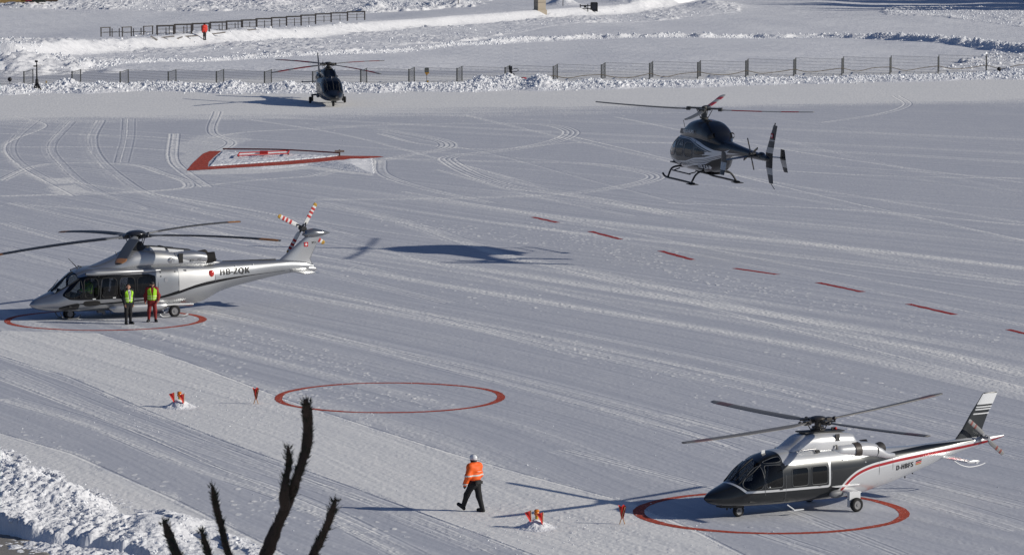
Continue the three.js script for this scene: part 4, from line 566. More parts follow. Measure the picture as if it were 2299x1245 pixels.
{
  const turn = Math.PI + 33.5 * Math.PI / 180, g0 = at(1835, 1141);
  const A = thing('helicopter', 'dark grey and silver helicopter with a red side stripe inside the nearest red circle', 'helicopter', [g0.x, 0, g0.z], turn);
  const silver = '#c9cbcd', grey = '#1e2123', red = '#a8121c', white = '#d9dbdc', M_top = phys({ color: rgb(0.66, 0.665, 0.67), metalness: 0.4, roughness: 0.3, clearcoat: 0.7, clearcoatRoughness: 0.06 });
  const path = [[-0.06, 0.28], [-0.17, 0.43], [-0.38, 0.68], [-0.72, 0.98], [-1.1, 1.18], [-1.65, 1.31], [-2.54, 1.38], [-4.4, 1.50], [-6.2, 1.62], [-7.8, 1.76]];
  const L = makeSlim(A, turn, {
    metal: 0.4, topMat: M_top, legMat: flat(0.68, 0.69, 0.70, 0.4), stabMat: M_top, finMat: flat(0.022, 0.026, 0.030, 0.35), flag: true, beacon: true, angles: [54, 146, 234, 323], tailAngles: [38, 218], droop: -0.1, finBands: [[2.92, 3.27], [2.82, 2.86], [2.74, 2.78], [2.60, 2.64]],
    bands: [[0, 0.17, 0.165, 0.16], [0.8, 0.16, 0.10, 0.10], [0.93, 0.17, 0.165, 0.16]], lowerFin: false,
    livery: (c) => {
      c.poly([[-9, 0], [6, 0], [6, 3], [-9, 3]], silver);
      c.poly([[5, 0], [5, 1.95], [1.86, 2.3], [1.92, 1.74], [1.7, 1.66], [0.1, 1.70], [-1.0, 1.66], [-2.54, 1.67], [-4.4, 1.765], [-6.4, 1.80], [-6.4, 1.70], [-4.4, 1.58], [-2.54, 1.46], [-1.65, 1.40], [-1.1, 1.27], [-0.72, 1.08], [-0.38, 0.76], [-0.17, 0.5], [0.0, 0]], grey);
      c.curve(path, 0.20, white); c.curve(path.map(([x, y]) => [x - 0.01, y - 0.01]), 0.085, red);
      c.strokeStyle = white; c.lineWidth = 0.075; c.beginPath(); c.moveTo(3.62, 1.16); c.lineTo(3.32, 0.88); c.lineTo(0.2, 0.85); c.quadraticCurveTo(0.1, 0.85, 0.1, 0.95); c.lineTo(0.1, 1.72); c.stroke();
      c.curve([[1.9, 1.8], [1.86, 1.70], [1.7, 1.665], [0.9, 1.68], [0.1, 1.70]], 0.03, white);
    } });
  decal(A, L, 'registration', -2.86, -3.68, 1.05, 1.26, 0.075, lettering('D-HBFS', 0.82, 0.21, '#1a1b1e', 'bold'));
  const turn2 = -81.4 * Math.PI / 180, g1 = at(737, 232);
  const B = thing('helicopter', 'small black helicopter facing the camera in front of the wire fence', 'helicopter', [g1.x, 0, g1.z], turn2), blk = phys({ color: rgb(0.008, 0.009, 0.010), metalness: 0, roughness: 0.35, clearcoat: 0.3, clearcoatRoughness: 0.1 });
  makeSlim(B, turn2, { metal: 0, rough: 0.35, coat: 0.35, wide: 1024, topMat: blk, legMat: blk, stabMat: blk, finMat: blk, angles: [44, 137, 223, 317], tailAngles: [80, 260], droop: 0.18, glass: M_tint, lowerFin: true,
    bands: [[0, 0.10, 0.10, 0.10], [0.28, 0.17, 0.012, 0.012], [0.60, 0.12, 0.12, 0.12], [0.70, 0.17, 0.012, 0.012], [0.90, 0.14, 0.14, 0.14]],
    livery: (c) => { c.poly([[-9, 0], [6, 0], [6, 3], [-9, 3]], '#101113'); c.curve([[4.2, 0.62], [2, 0.6], [0, 0.62], [-1.5, 0.95], [-5, 1.5]], 0.06, '#5a5c60'); } });
}
// ---------------------------------------------------------------- the black helicopter hovering on the right, seen from behind
{
  const turn = 114.6 * Math.PI / 180, h = at(1578, 572), hub = 3.55, alt = 3.72;
  const A = thing('helicopter', 'black and silver helicopter with skids hovering above the snow, tail towards the camera', 'helicopter', [h.x, alt, h.z], turn);
  A.rotation.set(0, turn, 0.035, 'YXZ');
  const L = loftOf([
    [3.15, 1.12, 1.08, 1.02, 0.03, 2, 2], [2.98, 1.33, 1.08, 0.82, 0.30, 2, 2.1], [2.5, 1.74, 1.12, 0.62, 0.58, 2.1, 2.3], [1.9, 2.12, 1.2, 0.53, 0.76, 2.3, 2.6], [1.3, 2.34, 1.28, 0.5, 0.85, 2.5, 2.8], [0.5, 2.42, 1.32, 0.48, 0.86, 2.6, 2.9], [-0.8, 2.42, 1.36, 0.48, 0.85, 2.6, 2.9], [-1.35, 2.40, 1.42, 0.52, 0.80, 2.6, 2.8], [-1.85, 2.38, 1.5, 0.66, 0.69, 2.5, 2.8],
    [-2.22, 2.34, 1.66, 0.95, 0.52, 2.4, 2.6], [-2.5, 2.28, 1.80, 1.30, 0.40, 2.3, 2.3], [-3.3, 2.2, 1.88, 1.55, 0.30, 2.2, 2.2], [-4.5, 2.1, 1.88, 1.64, 0.22, 2.1, 2.1], [-6.0, 2.0, 1.84, 1.66, 0.17, 2.1, 2.1], [-6.9, 1.96, 1.82, 1.68, 0.15, 2.1, 2.1], [-7.15, 1.88, 1.82, 1.76, 0.04, 2, 2]]);
  const BX = [-7.3, 3.2, 0.4, 2.5];
  const W1 = rounded([[2.62, 1.28], [2.35, 1.72], [1.8, 1.96], [1.55, 1.96], [1.55, 1.15], [2.3, 1.05]], 1), W2 = rounded([[1.42, 1.96], [0.62, 1.96], [0.62, 1.15], [1.42, 1.15]], 2, 0.18), W3 = rounded([[0.42, 1.92], [-0.38, 1.92], [-0.38, 1.18], [0.42, 1.18]], 2, 0.18), W4 = rounded([[-0.62, 1.78], [-1.5, 1.62], [-1.62, 1.5], [-0.62, 1.36]], 1);
  const low = (x) => lerp(1.32, 2.02, (2.78 - x) / 1.2), screen = [[2.80, 1.28], [2.2, low(2.2) - 0.01], [1.6, 2.0], [1.6, 2.6], [2.2, 2.5], [2.8, 1.8]];
  const tex = paint(BX, (c) => {
    c.poly([[-9, 0], [6, 0], [6, 3], [-9, 3]], '#0f1116'); c.poly([[4, 0], [4, 1.0], [1.5, 0.92], [0, 0.98], [-1.2, 0.92], [-3, 0.9], [-3, 0]], '#2c2e33');
    c.poly([[3.2, 1.02], [1.2, 0.88], [0.3, 0.98], [-0.6, 1.22], [-1.6, 1.36], [-3.4, 1.9], [-2.6, 1.45], [-1.6, 1.0], [-0.4, 0.82], [0.6, 0.62], [1.6, 0.7], [3.2, 0.9]], '#c9cbcd');
    c.poly([[1.5, 2.1], [0.2, 2.12], [-1.0, 1.9], [-2.2, 1.62], [-3.2, 1.72], [-2.2, 1.75], [-1.0, 2.04], [0.2, 2.2]], '#c9cbcd'); c.poly([[-1.4, 1.42], [-2.6, 1.56], [-4.4, 1.78], [-2.8, 1.7], [-1.4, 1.6]], '#c9cbcd');
    for (const k of [0, 1, 2]) c.curve([[3.0, 0.98 - k * 0.05], [1.2, 0.84 - k * 0.05], [0.3, 0.90 - k * 0.06], [-0.6, 1.12 - k * 0.08], [-1.6, 1.25 - k * 0.08], [-3.0, 1.66 - k * 0.05]], 0.025, '#16181c');
    c.curve([[1.4, 2.06], [0.1, 2.06], [-1.0, 1.82], [-2.0, 1.6]], 0.03, '#c9cbcd');
    for (const p of [W1, W2, W3, W4, screen]) c.cut(p);
  });
  part(A, 'fuselage', L.mesh(140, 52, 0, BX), phys({ map: tex, alphaTest: 0.5, metalness: 0.2, roughness: 0.3, clearcoat: 0.6, clearcoatRoughness: 0.04 }));
  part(A, 'cabin_lining', L.mesh(80, 32, -0.03, BX), std({ map: tex, color: rgb(0.05, 0.05, 0.055), alphaTest: 0.5, roughness: 0.9 }));
  const blk = phys({ color: rgb(0.006, 0.007, 0.010), metalness: 0.1, roughness: 0.3, clearcoat: 0.6, clearcoatRoughness: 0.04 }), plate = (cuts) => std({ vertexColors: true, roughness: 0.35, metalness: 0.3, side: THREE.DoubleSide });
  for (const s of [-1, 1]) {
    for (const p of [W1, W2, W3, W4]) { const w = part(A, 'window', sidePanel(L, p, s), p === W1 || p === W2 ? M_glass : M_tint); part(w, 'window_frame', seam(L, p, s, 0.016), M_grey); }
    part(A, 'windscreen', screenPanel(L, 2.78, 1.6, low, s, 0.004), M_glass);
    part(A, 'windscreen_pillar', seam(L, [[2.78, 1.3], [2.5, low(2.5)], [2.2, low(2.2)], [1.9, low(1.9)], [1.58, 2.03]], s, 0.025, false), M_dark);
    part(A, 'cowl_side', sidePanel(loftOf([[1.9, 2.9, 2.3, 2.0, 0.55, 3, 3], [-0.8, 2.95, 2.35, 2.0, 0.77, 3, 3], [-1.2, 2.9, 2.35, 2.0, 0.77, 3, 3]]), [[1.35, 2.5], [-0.6, 2.62], [-0.6, 2.3], [1.5, 2.24]], s, 0.0), flat(0.045, 0.047, 0.055, 0.35), 'grey panel under the rotor');
    part(A, 'exhaust', new THREE.CylinderGeometry(0.13, 0.13, 0.36, 18, 1, true).rotateZ(Math.PI / 2 - 0.3).rotateY(-s * 0.5).translate(-1.95, 2.42, s * 0.56), flat(0.03, 0.028, 0.026, 0.6, { side: THREE.DoubleSide }));
    part(A, 'intake', box(0.2, 0.2, 0.03, -0.9, 2.45, s * 0.70), M_black);
    for (const j of [[[1.48, 2.0], [1.48, 1.5], [1.48, 0.8]], [[0.52, 2.05], [0.52, 1.4], [0.52, 0.75]], [[-0.5, 2.0], [-0.5, 1.4], [-0.5, 0.75]]]) part(A, 'panel_joint', seam(L, j, s, 0.007, false), M_grey);
    // skids
    const z = s * 1.25, sk = part(A, 'skid', tube([[1.98, 0.20, z], [1.8, 0.09, z], [1.5, 0.05, z], [0.3, 0.05, z], [-1.3, 0.05, z], [-1.5, 0.05, z]], 0.05, 50, 8), M_dark);
    part(sk, 'skid_pad', [box(0.55, 0.03, 0.42, -1.3, 0.0, z), box(0.2, 0.06, 0.12, -1.3, 0.05, z)], M_black);
    part(A, 'skid_leg', tube([[1.35, 0.56, s * 0.3], [1.35, 0.6, s * 0.75], [1.38, 0.5, s * 1.05], [1.42, 0.05, z]], 0.05, 24, 8), M_dark);
    part(A, 'skid_leg', tube([[-1.1, 0.56, s * 0.3], [-1.1, 0.58, s * 0.7], [-1.14, 0.42, s * 1.0], [-1.2, 0.05, z]], 0.05, 24, 8), M_dark);
    part(A, 'boarding_step', [tube([[1.2, 0.52, s * 0.7], [1.15, 0.44, s * 1.0], [1.1, 0.42, s * 1.08]], 0.03, 10, 6), tube([[-0.55, 0.5, s * 0.7], [-0.55, 0.44, s * 1.0], [-0.55, 0.42, s * 1.08]], 0.03, 10, 6), rod([1.25, 0.42, s * 1.08], [-0.7, 0.42, s * 1.08], 0.035)], M_dark);
    // stabiliser end plates
    const e = (p, c, r) => colored(slab(p), ...r), pz = s * 1.62;
    part(A, 'end_plate', [e([{ p: [-5.1, 2.05, pz], c: 0.42, t: 0.05, up: 1 }, { p: [-5.07, 1.55, pz], c: 0.60, t: 0.06, up: 1 }], 0, [0.030, 0.032, 0.036]), e([{ p: [-5.07, 1.547, pz], c: 0.6, t: 0.06, up: 1 }, { p: [-5.17, 1.18, pz + s * 0.08], c: 0.5, t: 0.055, up: 1 }], 0, [0.42, 0.42, 0.42]), e([{ p: [-5.17, 1.177, pz + s * 0.08], c: 0.5, t: 0.055, up: 1 }, { p: [-5.25, 0.94, pz + s * 0.13], c: 0.42, t: 0.05, up: 1 }], 0, [0.05, 0.052, 0.056])], plate());
  }
  part(A, 'windscreen_pillar', (() => { const pts = []; for (let i = 0; i <= 8; i++) pts.push(L.point(lerp(2.8, 1.55, i / 8), Math.PI / 2, 0.006)); return tube(pts, 0.03, 20, 6); })(), M_dark);
  part(A, 'instrument_panel', box(0.35, 0.36, 1.1, 2.3, 1.05, 0, 0, 0.25), M_black); part(A, 'cabin_floor', box(3.6, 0.05, 1.4, 0.5, 0.72, 0), M_dark); part(A, 'bulkhead', box(0.05, 1.3, 1.5, -0.55, 1.4, 0), M_dark);
  for (const z of [-0.4, 0.4]) { seat(A, 1.3, 0.98, z, M_seatGrey); seat(A, 0.0, 0.98, z, M_seatGrey); }
  part(A, 'cowling', loftOf([[2.0, 2.2, 2.1, 2.0, 0.10, 2, 2], [1.75, 2.38, 2.1, 2.0, 0.42, 2.2, 2], [1.2, 2.66, 2.15, 2.0, 0.60, 2.4, 2], [0.5, 2.98, 2.25, 2.0, 0.72, 2.5, 2], [-0.3, 3.10, 2.3, 2.0, 0.77, 2.5, 2], [-1.1, 3.08, 2.28, 2.0, 0.76, 2.5, 2], [-1.6, 2.95, 2.25, 1.95, 0.71, 2.5, 2], [-2.0, 2.70, 2.2, 1.9, 0.60, 2.4, 2], [-2.3, 2.42, 2.1, 1.85, 0.44, 2.2, 2], [-2.75, 2.2, 2.02, 1.85, 0.26, 2, 2], [-3.3, 2.1, 2.0, 1.9, 0.12, 2, 2]]).mesh(70, 36), blk);
  const CL = { side: (x, y) => 0.74 - 0.02 * Math.abs(x) };
  decal(A, { side: (x, y) => lerp(0.785, 0.66, sstep(-0.5, 1.6, x)) + 0.0 }, 'lettering', 0.95, -0.45, 2.32, 2.52, 0.06, lettering('HELI-ALPS', 1.4, 0.2, '#d4d6d8', 'bold'));
  decal(A, L, 'registration', -0.95, -1.95, 0.74, 0.98, 0, lettering('HB-ZAP', 1.0, 0.24, '#d4d6d8', 'bold'));
  // fin, stabiliser, rotors
  const F = (a, b, r) => colored(slab([a, b]), ...r), k = [0.012, 0.013, 0.017], g1 = [0.06, 0.062, 0.068], wv = [0.40, 0.40, 0.40];
  const S = (y) => (y > 1.82 ? { p: [lerp(-6.5, -7.38, (y - 1.82) / 1.68), y, 0], c: lerp(0.78, 0.40, (y - 1.82) / 1.68), t: lerp(0.13, 0.07, (y - 1.82) / 1.68), up: 1 } : { p: [lerp(-6.5, -7.05, (1.82 - y) / 1.16), y, 0], c: lerp(0.78, 0.42, (1.82 - y) / 1.16), t: lerp(0.13, 0.07, (1.82 - y) / 1.16), up: 1 });
  part(A, 'fin', [F(S(3.5), S(2.78), g1), F(S(2.779), S(2.72), wv), F(S(2.719), S(2.4), g1), F(S(2.399), S(2.12), wv), F(S(2.119), S(1.4), k), F(S(1.399), S(1.08), wv), F(S(1.079), S(0.66), g1)], plate());
  for (const s of [-1, 1]) part(A, 'flag', [colored(box(0.24, 0.24, 0.01), 0.4, 0.02, 0.03), colored(box(0.14, 0.05, 0.01, 0, 0, s * 0.005), 0.8, 0.8, 0.8), colored(box(0.05, 0.14, 0.01, 0, 0, s * 0.006), 0.8, 0.8, 0.8)].map((q) => q.translate(-7.33, 2.98, s * 0.055)), std({ vertexColors: true, roughness: 0.5 }), 'red flag with a white cross');
  part(A, 'stabiliser', slab([{ p: [-5.12, 1.64, -1.62], c: 0.42, t: 0.07 }, { p: [-5.02, 1.80, 0], c: 0.5, t: 0.1 }, { p: [-5.12, 1.64, 1.62], c: 0.42, t: 0.07 }]), blk);
  part(A, 'gearbox', [ball(0.2, -6.2, 1.9, 0, 1.6, 0.9, 0.9), ball(0.03, -6.9, 1.98, -0.1)], blk);
  part(A, 'tail_guard', tube([[-7.1, 0.75, 0], [-7.4, 0.55, 0], [-7.62, 0.42, 0]], 0.018, 10, 6), M_dark);
  tailRotor(A, -5.75, 1.95, -0.36, [62, 152, 242, 332], [disc(0.07, 0.34, 0, 0, 0.1, 12), ball(0.08, 0, 0, -0.04)], M_dark, bladeGeo(0.83, 0.12, 0.12, 0.025, 0, [[0, 0.08, 0.075, 0.07], [0.5, 0.2, 0.14, 0.06], [0.7, 0.08, 0.075, 0.07]], 0, 0.8).rotateX(Math.PI / 2));
  const ang = [12, 102, 192, 283], hubG = [new THREE.CylinderGeometry(0.11, 0.16, 0.7, 16).translate(0, -0.35, 0), new THREE.CylinderGeometry(0.22, 0.22, 0.06, 20).translate(0, -0.42, 0), new THREE.CylinderGeometry(0.16, 0.2, 0.14, 16), ball(0.14, 0, 0.1, 0, 1, 0.6, 1)];
  for (const d of ang) { const q = new THREE.Matrix4().makeRotationY(-d * Math.PI / 180 - turn); for (const g of [box(0.75, 0.06, 0.1, 0.45, 0.05, 0.1), box(0.75, 0.06, 0.1, 0.45, 0.05, -0.1), box(0.18, 0.16, 0.3, 0.8, 0.02, 0), box(0.16, 0.12, 0.26, 0.25, 0.02, 0), rod([0.2, -0.42, 0.08], [0.42, 0, 0.12], 0.018)]) hubG.push(g.applyMatrix4(q)); }
  const pale = [0.30, 0.30, 0.30], rd = [0.30, 0.015, 0.015], b1 = bladeGeo(5.49, 0.7, 0.3, 0.05, -0.12, [[0, ...pale], [0.14, ...rd], [0.46, ...pale], [0.66, ...rd], [0.84, ...pale]], 0.1, 0.5), b2 = bladeGeo(5.49, 0.7, 0.3, 0.05, -0.12, [[0, 0.1, 0.1, 0.1]], 0.1, 0.5);
  mainRotor(A, hub, turn, -0.02, ang, hubG, flat(0.09, 0.088, 0.082, 0.45, { metalness: 0.4 }), [b1, b2, b2, b1]);
  part(A, 'aerial', [rod([1.5, 2.5, -0.3], [1.7, 2.85, -0.3], 0.014), ball(0.03, -0.3, 3.0, 0)], M_dark);
  part(A, 'belly_plate', box(1.6, 0.04, 0.8, -0.7, 0.47, 0), M_dark);
  part(A, 'wire_cutter', rod([-7.5, 3.5, 0], [-7.55, 3.62, 0], 0.03), M_dark);
}
// ---------------------------------------------------------------- people
function surfaceNet(f, lo, hi, cell) {                                  // smooth surface where f = 0 (inside f < 0)
  const n = [0, 1, 2].map((k) => Math.ceil((hi[k] - lo[k]) / cell) + 1), [nx, ny, nz] = n, F = new Float32Array(nx * ny * nz), id = (i, j, k) => i + nx * (j + ny * k);
  for (let k = 0; k < nz; k++) for (let j = 0; j < ny; j++) for (let i = 0; i < nx; i++) F[id(i, j, k)] = f(lo[0] + i * cell, lo[1] + j * cell, lo[2] + k * cell);
  const V = new Int32Array(nx * ny * nz).fill(-1), pos = [], idx = [], E = [[0, 1], [2, 3], [4, 5], [6, 7], [0, 2], [1, 3], [4, 6], [5, 7], [0, 4], [1, 5], [2, 6], [3, 7]];
  for (let k = 0; k + 1 < nz; k++) for (let j = 0; j + 1 < ny; j++) for (let i = 0; i + 1 < nx; i++) {
    const c = []; let m = 0; for (let q = 0; q < 8; q++) { const v = F[id(i + (q & 1), j + ((q >> 1) & 1), k + (q >> 2))]; c.push(v); if (v < 0) m |= 1 << q; } if (m === 0 || m === 255) continue;
    let x = 0, y = 0, z = 0, s = 0; for (const [a, b] of E) if ((c[a] < 0) !== (c[b] < 0)) { const t = c[a] / (c[a] - c[b]); x += (a & 1) + ((b & 1) - (a & 1)) * t; y += ((a >> 1) & 1) + (((b >> 1) & 1) - ((a >> 1) & 1)) * t; z += (a >> 2) + ((b >> 2) - (a >> 2)) * t; s++; }
    V[id(i, j, k)] = pos.length / 3; pos.push(lo[0] + (i + x / s) * cell, lo[1] + (j + y / s) * cell, lo[2] + (k + z / s) * cell);
  }
  const quad = (a, b, c, d, flip) => { if (a < 0 || b < 0 || c < 0 || d < 0) return; flip ? idx.push(a, c, b, a, d, c) : idx.push(a, b, c, a, c, d); };
  for (let k = 1; k + 1 < nz; k++) for (let j = 1; j + 1 < ny; j++) for (let i = 1; i + 1 < nx; i++) {
    const a = F[id(i, j, k)] < 0;
    if (a !== F[id(i + 1, j, k)] < 0) quad(V[id(i, j - 1, k - 1)], V[id(i, j, k - 1)], V[id(i, j, k)], V[id(i, j - 1, k)], !a);
    if (a !== F[id(i, j + 1, k)] < 0) quad(V[id(i - 1, j, k - 1)], V[id(i - 1, j, k)], V[id(i, j, k)], V[id(i, j, k - 1)], !a);
    if (a !== F[id(i, j, k + 1)] < 0) quad(V[id(i - 1, j - 1, k)], V[id(i, j - 1, k)], V[id(i, j, k)], V[id(i - 1, j, k)], !a);
  }
  const g = new THREE.BufferGeometry(); g.setAttribute('position', new THREE.Float32BufferAttribute(pos, 3)); g.setIndex(idx); g.computeVertexNormals(); return g;
}
const capsule = (b, x, y, z, grow) => { const [p, q, ra, rb, fx] = b, ex = q[0] - p[0], ey = q[1] - p[1], ez = q[2] - p[2], dx = x - p[0], dy = y - p[1], dz = z - p[2], t = clamp((dx * ex + dy * ey + dz * ez) / (ex * ex + ey * ey + ez * ez + 1e-9)), ax = (dx - ex * t) * (fx || 1), ay = dy - ey * t, az = dz - ez * t; return Math.sqrt(ax * ax + ay * ay + az * az) - lerp(ra, rb, t) - grow; };
function blend(bones, k, grow = 0) { return (x, y, z) => { let s = 0; for (const b of bones) s += Math.exp(-capsule(b, x, y, z, grow) / k); return s > 0 ? -k * Math.log(s) : 9; }; }
function boundsOf(bones, pad) { const lo = [9, 9, 9], hi = [-9, -9, -9]; for (const [p, q, a, b] of bones) for (let k = 0; k < 3; k++) { lo[k] = Math.min(lo[k], p[k] - a - pad, q[k] - b - pad); hi[k] = Math.max(hi[k], p[k] + a + pad, q[k] + b + pad); } return [lo, hi]; }
function netOf(bones, grow, cell, k = 0.025, cut) { const f = blend(bones, k, grow), [lo, hi] = boundsOf(bones, grow + 0.05); return surfaceNet(cut ? (x, y, z) => cut(f(x, y, z), x, y, z) : f, lo, hi, cell); }
function handBones(w, d, side, out) {                                   // wrist, direction of the forearm, towards which side the thumb looks
  const D = V3(...d).normalize(), U = V3(...out).normalize(), S = D.clone().cross(U).normalize(), P = (a, b, c) => V3(...w).addScaledVector(D, a).addScaledVector(S, b).addScaledVector(U, c).toArray(), r = [];
  r.push([P(0, 0, 0), P(0.07, 0, 0), 0.026, 0.036, 1]);
  [[-0.03, 0.07], [-0.010, 0.085], [0.010, 0.08], [0.029, 0.062]].forEach(([o, l]) => { r.push([P(0.075, o, 0), P(0.075 + l * 0.5, o * 1.15, -0.006), 0.0095, 0.009, 1]); r.push([P(0.075 + l * 0.5, o * 1.15, -0.006), P(0.075 + l * 0.92, o * 1.15, -0.03), 0.009, 0.008, 1]); });
  r.push([P(0.02, -0.025, 0.005), P(0.055, -0.058, -0.006), 0.012, 0.010, 1]); r.push([P(0.055, -0.058, -0.006), P(0.088, -0.062, -0.016), 0.010, 0.008, 1]);
  return r;
}
// j: joints in metres, +x the way the person faces, z to the right
function person(label, pos, turn, j, o) {
  const A = thing('person', label, 'person', pos, turn, o.group), H = j.head, N = j.neck, torso = [[j.pelvis, j.belly, 0.135, 0.14, 1.25], [j.belly, j.chest, 0.14, 0.15, 1.2], [j.chest, N, 0.13, 0.07, 1.1]].concat([-1, 1].map((s) => [j.chest, j[s < 0 ? 'shL' : 'shR'], 0.10, 0.075, 1]));
  const arms = [], legs = [], hands = [], feet = [];
  for (const s of ['L', 'R']) { arms.push([j['sh' + s], j['el' + s], 0.058, 0.045, 1], [j['el' + s], j['wr' + s], 0.045, 0.033, 1]); legs.push([j['hip' + s], j['kn' + s], 0.092, 0.060, 1], [j['kn' + s], j['an' + s], 0.060, 0.042, 1]); feet.push([[j['an' + s], j['to' + s], 0.048, 0.040, 1], [j['he' + s], j['to' + s], 0.045, 0.040, 1]]);
    const e = j['el' + s], w = j['wr' + s]; hands.push(handBones(w, [w[0] - e[0], w[1] - e[1], w[2] - e[2]], s, [0, 0, s === 'L' ? -1 : 1])); }
  const f = o.look || [1, 0, 0], F = V3(...f).normalize(), R = F.clone().cross(V3(0, 1, 0)).normalize(), hp = (a, u, r) => [H[0] + F.x * a + R.x * r, H[1] + u, H[2] + F.z * a + R.z * r];
  const head = [[hp(-0.012, 0.035, 0), hp(0.005, 0.03, 0), 0.092, 0.090, 1], [hp(0.02, -0.04, 0), hp(0.035, -0.075, 0), 0.068, 0.048, 1], [N, hp(-0.01, -0.05, 0), 0.058, 0.056, 1], [hp(0.098, 0.0, 0), hp(0.108, -0.028, 0), 0.012, 0.016, 1], [hp(-0.005, 0.0, -0.088), hp(-0.005, -0.03, -0.086), 0.018, 0.014, 1], [hp(-0.005, 0.0, 0.088), hp(-0.005, -0.03, 0.086), 0.018, 0.014, 1], [hp(0.085, 0.03, -0.04), hp(0.085, 0.03, 0.04), 0.012, 0.012, 1], [hp(0.083, -0.055, -0.02), hp(0.083, -0.055, 0.02), 0.013, 0.013, 1]];
  const skin = (bones, cell, k) => netOf(bones, 0, cell, k);
  part(A, 'body', merge([skin([...torso, ...arms, ...legs, ...feet.flat()].map((b) => [b[0], b[1], b[2] * 0.86, b[3] * 0.86, b[4]]), 0.022, 0.02), skin(head, 0.007, 0.008), ...hands.map((h) => skin(h, 0.0045, 0.004))]), M_skin);
  for (const s of [-1, 1]) part(A, 'eye', ball(0.011, ...hp(0.088, 0.012, s * 0.034)), M_black);
  part(A, 'trousers', netOf([...legs, [j.pelvis, j.belly, 0.12, 0.12, 1.2], [j.hipL, j.pelvis, 0.1, 0.1, 1], [j.hipR, j.pelvis, 0.1, 0.1, 1]], o.baggy || 0.016, 0.016, 0.025, (d, x, y) => Math.max(d, 0.09 - y + (o.trouserLift || 0), y - o.waist - 0.05)), o.trousers);
  for (let i = 0; i < 2; i++) part(A, 'boot', netOf(feet[i].map((b) => [b[0], b[1], b[2] * 1.05, b[3] * 1.05, 1]), 0.006, 0.011, 0.02), o.boots || M_black);
  const cloth = [...torso, ...arms];
  if (o.jacket) part(A, 'jacket', netOf(cloth, o.bulk ?? 0.028, 0.015, 0.035, (d, x, y) => Math.max(d, o.hem - y) + 0.006 * Math.sin(y * 34 + x * 9) * Math.sin(x * 21 + y * 11)), o.jacket);
  for (const y0 of o.bands || []) part(A, 'reflective_band', netOf(cloth, (o.bulk ?? 0.028) + 0.008, 0.012, 0.035, (d, x, y) => Math.max(d, Math.abs(y - y0) - 0.026)), o.bandMat);
  if (o.vest) {
    const open = (d, x, y, z) => Math.max(d, 0.95 - y, y - 1.50, Math.abs(z) - 0.205 + 0.10 * sstep(1.40, 1.50, y), x > 0 ? o.vGap + o.vNeck * sstep(1.05, 1.45, y) - Math.abs(z - 0.0) : -1);
    part(A, 'vest', netOf(torso, 0.048, 0.014, 0.03, open), o.vest);
    for (const y0 of [1.03, 1.14]) part(A, 'reflective_band', netOf(torso, 0.055, 0.012, 0.03, (d, x, y, z) => Math.max(open(d, x, y, z), Math.abs(y - y0) - 0.024)), o.bandMat);
  }
  if (o.shirt) { part(A, 'shirt', netOf(torso, 0.040, 0.012, 0.03, (d, x, y, z) => Math.max(d, 1.0 - y, y - 1.5, Math.abs(z) - 0.055, -x)), o.shirt); part(A, 'tie', netOf(torso, 0.048, 0.012, 0.03, (d, x, y, z) => Math.max(d, 1.05 - y, y - 1.46, Math.abs(z) - 0.02, -x)), M_black); }
  if (o.collar) part(A, 'collar', netOf([[N, hp(-0.01, -0.06, 0), 0.085, 0.085, 1]], 0.01, 0.012, 0.02), o.collar);
  if (o.hair) part(A, 'hair', netOf([[hp(-0.025, 0.045, 0), hp(-0.005, 0.055, 0), 0.094, 0.088, 1], [hp(-0.05, -0.02, 0), hp(-0.05, 0.03, 0), 0.07, 0.08, 1]], 0.006, 0.01, 0.02, (d, x, y, z) => Math.max(d, (x - H[0]) * F.x + (z - H[2]) * F.z - 0.065 + 0.5 * Math.max(0, H[1] + 0.075 - y))), o.hair);
  if (o.cap) part(A, 'cap', [netOf([[hp(-0.01, 0.06, 0), hp(0.0, 0.06, 0), 0.1, 0.098, 1]], 0.006, 0.01, 0.02, (d, x, y) => Math.max(d, H[1] + 0.045 - y)), box(0.09, 0.012, 0.15, H[0] + F.x * 0.12, H[1] + 0.05, H[2] + F.z * 0.12, Math.atan2(-F.z, F.x))], o.cap);
  if (o.helmet) { part(A, 'helmet', netOf([[hp(-0.015, 0.055, 0), hp(0.0, 0.055, 0), 0.118, 0.114, 1]], 0.012, 0.01, 0.02, (d, x, y) => Math.max(d, H[1] + 0.0 - y)), o.helmet); part(A, 'helmet_stripe', netOf([[hp(-0.015, 0.055, 0), hp(0.0, 0.055, 0), 0.118, 0.114, 1]], 0.016, 0.009, 0.02, (d, x, y, z) => Math.max(d, H[1] + 0.02 - y, Math.abs((x - H[0]) * R.x + (z - H[2]) * R.z) - 0.02)), M_grey); part(A, 'balaclava', netOf([[hp(0.0, -0.03, 0), hp(0, -0.09, 0), 0.098, 0.085, 1], [N, hp(0, -0.08, 0), 0.085, 0.085, 1]], 0.008, 0.012, 0.02, (d, x, y, z) => Math.max(d, (x - H[0]) * F.x + (z - H[2]) * F.z - 0.07)), M_black); }
  if (o.gloves) hands.forEach((h) => part(A, 'glove', netOf(h, 0.004, 0.006, 0.004), o.gloves));
  return [A, hp];
}
